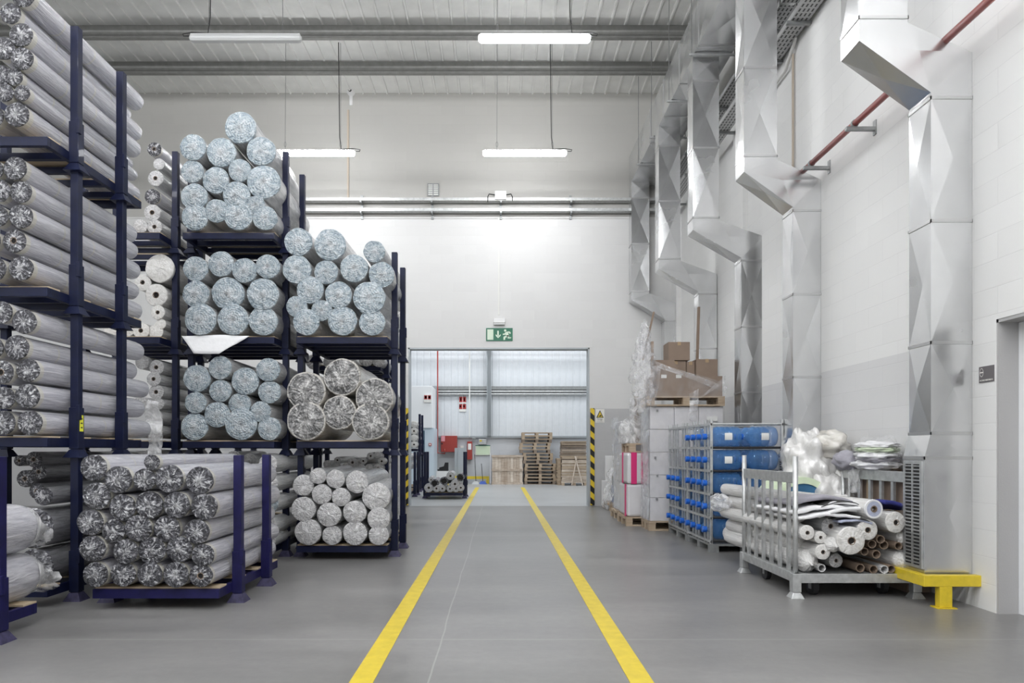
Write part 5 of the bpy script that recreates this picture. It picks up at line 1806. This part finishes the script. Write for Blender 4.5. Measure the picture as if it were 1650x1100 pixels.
while z < 1.48:
    h = 0.03
    part('flat_board', MB().box(x0 + rw.uniform(-.0, .03), x1 + rw.uniform(-.04, .0), yq + rw.uniform(0, .03), yq + 0.8, z, z + h - 0.004), rw.choice(['pallet_dark', 'pallet_dark', 'pallet_wood']), t)
    z += h
t = thing('timber_pile', 'narrow pile of boards at the left end of the collar pile', 'timber pile', (2.1, 24.2, 0), 'timber piles')
z = 0.0
while z < 0.9:
    part('flat_board', MB().box(x0 - 0.13 + rw.uniform(-.02, .02), x0 - 0.01, yq + 0.2, yq + 1.0, z, z + 0.035), 'pallet_wood', t)
    z += 0.04
for k, (xa, xb) in enumerate(((x0 + 0.45, x0 + 0.60), (x0 + 0.52, x0 + 0.33))):
    mb = MB()
    mb.tube([(xb + 0.1 * (k == 0), yq - 0.12, 0.01), (xa, yq - 0.03, 1.0)], 0.025, 6)
    solo('wooden_batten', mb, 'crate_wood', 'loose batten leaning on the collar pile, tilting %s' % ('right' if k == 0 else 'left'), 'batten', 'leaning battens')

# red pipes, hose cabinet, signs on the far wall
yf = FY - 0.06
Pf = lambda px, py: P(px, py, yf)
t = thing('sprinkler_pipe', 'thin red pipe crossing the far wall and dropping to the hose cabinet', 'pipe', (-2, yf, 1.5))
za = P(0, 563, 23.5)[2]
xv = (706 - 805) * 24.7 / 1100
part('pipe_run', MB().tube([(-3.5, 24.5, 4.86), (3.4, 24.5, 4.82)], 0.045, 8), 'pipe_red', t, smooth=True)
part('pipe_drop', MB().tube([(xv, 24.5, 4.86), (xv, 24.5, 1.1), (xv + 0.25, 24.5, 1.07), (xv + 0.25, 24.5, 1.25)], 0.026, 8), 'pipe_red', t, smooth=True)
x0, _, z1 = Pf(711, 702)
x1, _, z0 = Pf(737, 728)
t = thing('hose_cabinet', 'red fire hose cabinet on the far wall', 'hose cabinet', ((x0 + x1) / 2, yf, z0))
part('cabinet_body', MB().box(x0, x1, FY - 0.25, FY, z0, z1), 'red_paint', t, bevel=0.01)
part('instruction_label', MB().box(x0 + 0.01, x0 + 0.15, FY - 0.256, FY - 0.25, z1 - 0.2, z1 - 0.01), 'sign_pink', t)
part('latch', MB().box(x0 + 0.02, x0 + 0.07, FY - 0.26, FY - 0.25, z1 - 0.31, z1 - 0.26), 'black_rubber', t)
x0, _, z1 = Pf(753, 711)
x1, _, z0 = Pf(761, 740)
t = thing('extinguisher_cabinet', 'tall narrow red extinguisher box on the far wall', 'extinguisher box', ((x0 + x1) / 2, yf, z0))
part('cabinet_body', MB().box(x0, x1, FY - 0.2, FY, z0, z1), 'red_paint', t, bevel=0.01)
part('window_pane', MB().box(x0 + 0.03, x1 - 0.03, FY - 0.206, FY - 0.2, z1 - 0.3, z1 - 0.08), 'sign_white', t)
xc, _, zc_ = Pf(743.5, 744)
t = thing('fire_extinguisher', 'small red fire extinguisher with black hose behind the loaded low rack', 'fire extinguisher', (xc, FY - 0.1, zc_ - 0.25))
part('cylinder', MB().tube([(xc, FY - 0.1, zc_ - 0.2), (xc, FY - 0.1, zc_ + 0.1), (xc, FY - 0.1, zc_ + 0.16)], 0.07, 14, radii=[0.07, 0.07, 0.03]), 'red_paint', t, smooth=True)
part('hose', MB().tube([(xc, FY - 0.1, zc_ + 0.18), (xc - 0.09, FY - 0.1, zc_ + 0.16), (xc - 0.12, FY - 0.1, zc_), (xc - 0.08, FY - 0.1, zc_ - 0.15)], 0.012, 6), 'cable_black', t)


def wall_sign(px0, px1, py0, py1, label, cells, Y=None):
    y = Y or (FY - 0.066)
    x0, _, z1 = P(px0, py0, y)
    x1, _, z0 = P(px1, py1, y)
    t = thing('safety_sign', label, 'sign', ((x0 + x1) / 2, y, z0), 'fire safety signs')
    part('sign_board', MB().box(x0, x1, y - 0.015, y + 0.015, z0, z1), 'sign_white', t)
    for (u0, u1, v0, v1, mt) in cells:
        part('symbol', MB().box(x0 + (x1 - x0) * u0, x0 + (x1 - x0) * u1, y - 0.02, y - 0.015, z0 + (z1 - z0) * v0, z0 + (z1 - z0) * v1), mt, t)
    return t


wall_sign(683, 695, 636, 648, 'pair of red ring alarm signs on the white cabin', [(0.05, 0.45, 0.4, 0.95, 'sign_red'), (0.55, 0.95, 0.4, 0.95, 'sign_red'), (0.12, 0.38, 0.5, 0.85, 'sign_white'), (0.62, 0.88, 0.5, 0.85, 'sign_white'),
          (0.2, 0.3, 0.6, 0.75, 'sign_red'), (0.7, 0.8, 0.6, 0.75, 'sign_red')], 22.97)
wall_sign(740, 751, 639, 650, 'upper red extinguisher sign pair on the far wall', [(0.0, 0.46, 0.2, 1, 'sign_red'), (0.54, 1, 0.2, 1, 'sign_red'), (0.14, 0.32, 0.35, 0.85, 'sign_white'), (0.66, 0.84, 0.35, 0.85, 'sign_white')])
wall_sign(740, 751, 651, 663, 'lower red hose sign pair on the far wall', [(0.0, 0.46, 0.35, 1, 'sign_red'), (0.54, 1, 0.35, 1, 'sign_red'), (0.06, 0.26, 0.55, 0.88, 'sign_white'), (0.60, 0.80, 0.55, 0.88, 'sign_white')])
wall_sign(742, 747, 718, 728, 'tiny white and red sign between hose cabinet and extinguisher box', [(0.1, 0.9, 0.3, 0.5, 'sign_red')], FY - 0.012)
t = wall_sign(766, 790, 717, 733, 'pale green notice with a plan on the far wall', [(0.0, 1, 0.92, 1, 'sign_green'), (0.03, 0.97, 0.04, 0.9, 'notice_green')], FY - 0.03)
x0, _, z1 = Pf(771, 707)
x1, _, z0 = Pf(784, 716)
t = thing('control_box', 'grey wall box above the green notice in the far room', 'control box', (x0, yf, z0))
part('housing', MB().box(x0, x1, FY - 0.12, FY, z0, z1), 'galvanised', t, bevel=0.01)
part('lamp_cover', MB().box(x0 + 0.05, x0 + 0.12, FY - 0.13, FY - 0.12, z1 - 0.1, z1 - 0.04), 'guard_yellow', t)
solo('floodlight', MB().obox((Pf(764, 707)[0], FY - 0.18, Pf(764, 707)[2]), (0.12, 0.1, 0.08), (0.3, 0, 0)), 'galvanised_dark', 'small grey lamp on the far wall above the extinguisher box', 'lamp')
solo('cable_conduit', MB().box(-1.11, -1.07, FY - 0.24, FY - 0.2, 1.7, 4.9), 'conduit_white', 'pale vertical conduit on the far wall above the extinguisher box', 'conduit')
x0, _, z1 = P(750, 767, FY - 0.5)
x1, _, _ = P(788, 767, FY - 0.5)
t = thing('floor_barrier', 'low yellow barrier rail on the floor at the far wall', 'barrier', ((x0 + x1) / 2, FY - 0.5, 0))
part('rail', MB().box(-2.55, x1, FY - 0.55, FY - 0.45, z1 - 0.1, z1), 'yellow_paint', t)
part('post', MB().box(x1 - 0.1, x1, FY - 0.55, FY - 0.45, 0, z1 - 0.1), 'yellow_paint', t)
part('post', MB().box(-2.0, -1.9, FY - 0.55, FY - 0.45, 0, z1 - 0.1), 'yellow_paint', t)
for px, h, mt, lb in ((767, 1.05, 'galvanised_dark', 'grey dustpan with long handle leaning at the far wall'), (778, 0.72, 'dustpan_blue', 'blue dustpan with black handle near the wooden crate')):
    X = (px - 805) * 24.3 / 1100
    t = thing('dustpan', lb, 'dustpan', (X, 24.3, 0), 'dustpans')
    part('pan', MB().frustum(X, 24.2, 0.0, 0.10, 0.15, 0.12, 0.07, 0.06), mt, t)
    part('handle', MB().tube([(X, 24.22, 0.08), (X - 0.05, 24.3, h)], 0.012, 6), 'cable_black', t)
x0, _, z1 = P(704, 758, 22.0)
t = thing('equipment_box', 'white and yellow box with a black machine behind the loaded low rack', 'box', (-1.85, 22, 0))
part('box_body', MB().box(-2.03, -1.66, 21.9, 22.3, 0.25, 0.53), 'white_plastic', t)
part('yellow_base', MB().box(-2.03, -1.66, 21.9, 22.3, 0.0, 0.25), 'guard_yellow', t)
part('machine', MB().box(-2.0, -1.66, 21.95, 22.25, 0.53, 0.58).extrude_poly([(-1.95, 0.58), (-1.66, 0.58), (-1.66, 0.80), (-1.76, 0.80), (-1.80, 0.68), (-1.95, 0.64)], 'y', 22.0, 22.2), 'black_rubber', t)
solo('panel_stack', MB().box(-1.62, -1.2, 24.6, 24.64, 0, 1.28).box(-1.5, -1.28, 24.56, 24.6, 0, 1.28), 'steel_beam_grey', 'grey metal panels leaning below the hose cabinet', 'panel')
t = thing('call_button', 'small red-framed call point on the pale blue cabin wall', 'call point', (-2.34, 23.05, 1.27))
cx_, _, cz_ = P(693, 716, 23.05)
part('button_frame', MB().box(cx_ - 0.045, cx_ + 0.045, 23.02, 23.06, cz_ - 0.045, cz_ + 0.045), 'sign_red', t)
part('button_face', MB().box(cx_ - 0.025, cx_ + 0.025, 23.015, 23.02, cz_ - 0.025, cz_ + 0.025), 'sign_white', t)

# racks seen through the opening
rack_unit(-1.90, -0.84, 16.75, 0, NAVY, 'low navy rack with clear-wrapped dark tubes standing in the opening', None)
for i, (cx, cy, r, kd) in enumerate(((350, 880, 50, 'white'), (435, 895, 42, 'white'), (500, 872, 38, 'white'), (585, 885, 38, 'white'), (650, 895, 40, 'white'), (705, 862, 40, 'white'),
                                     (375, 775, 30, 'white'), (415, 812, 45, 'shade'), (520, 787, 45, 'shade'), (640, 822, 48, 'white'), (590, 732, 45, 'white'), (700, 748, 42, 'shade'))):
    X, _, Z = P(640 + cx / 6.875, 660 + cy / 6.875, 16.7)
    R = r / 6.875 * 16.7 / 1100
    if kd == 'shade':
        lab = 'black-mouthed tube roll in the opening rack, %s from left' % {7: 'first', 8: 'second', 11: 'third and last'}[i]
    else:
        lab = 'clear-wrapped roll in the opening rack, %s' % {0: 'at the lower left corner', 1: 'second in the bottom row', 2: 'with pale ring, third in the bottom row', 3: 'fourth in the bottom row', 4: 'fifth in the bottom row',
                                                               5: 'at the right post', 6: 'topmost at the left post', 9: 'in the middle of the second row', 10: 'topmost of all'}[i]
    roll(X, 16.7, max(Z, 0.17 + R), R, 1.3, kd, lab, 'rolls in the opening rack', hole=True, yaw=rr_.uniform(-.1, .1))
for i in range(2):
    rack_unit(-3.42, -2.27, 19.4, i * 1.08, NAVY, 'navy stacking rack in the far room at left, %s level' % TI[i].replace('second', 'upper'), 'far room racks')
rack_unit(-3.30, -2.15, 17.3, 0, NAVY, 'single navy rack just behind the left side of the opening', 'far room racks')
rk = 0
for r_i in range(4):
    for c_i in range(3):
        rk += 1
        roll(-2.42 - c_i * 0.2, 19.3, 1.36 + 0.19 * r_i, 0.095, 1.4, 'cream', 'white roll in the upper far room rack, column %s from right, row %s from bottom' % (ORD[c_i], ORD[r_i]), 'rolls in the far room racks', hole=(r_i + c_i) % 2 == 0)
for c_i in range(3):
    roll(-2.33 - c_i * 0.22, 17.2, 1.02, 0.105, 1.4, 'cream', 'white roll on top in the single rack behind the opening edge, %s from right' % ORD[c_i], 'rolls in the far room racks')
    roll(-2.33 - c_i * 0.22, 17.2, 0.80, 0.105, 1.4, 'cream', 'white roll second layer in the single rack behind the opening edge, %s from right' % ORD[c_i], 'rolls in the far room racks')
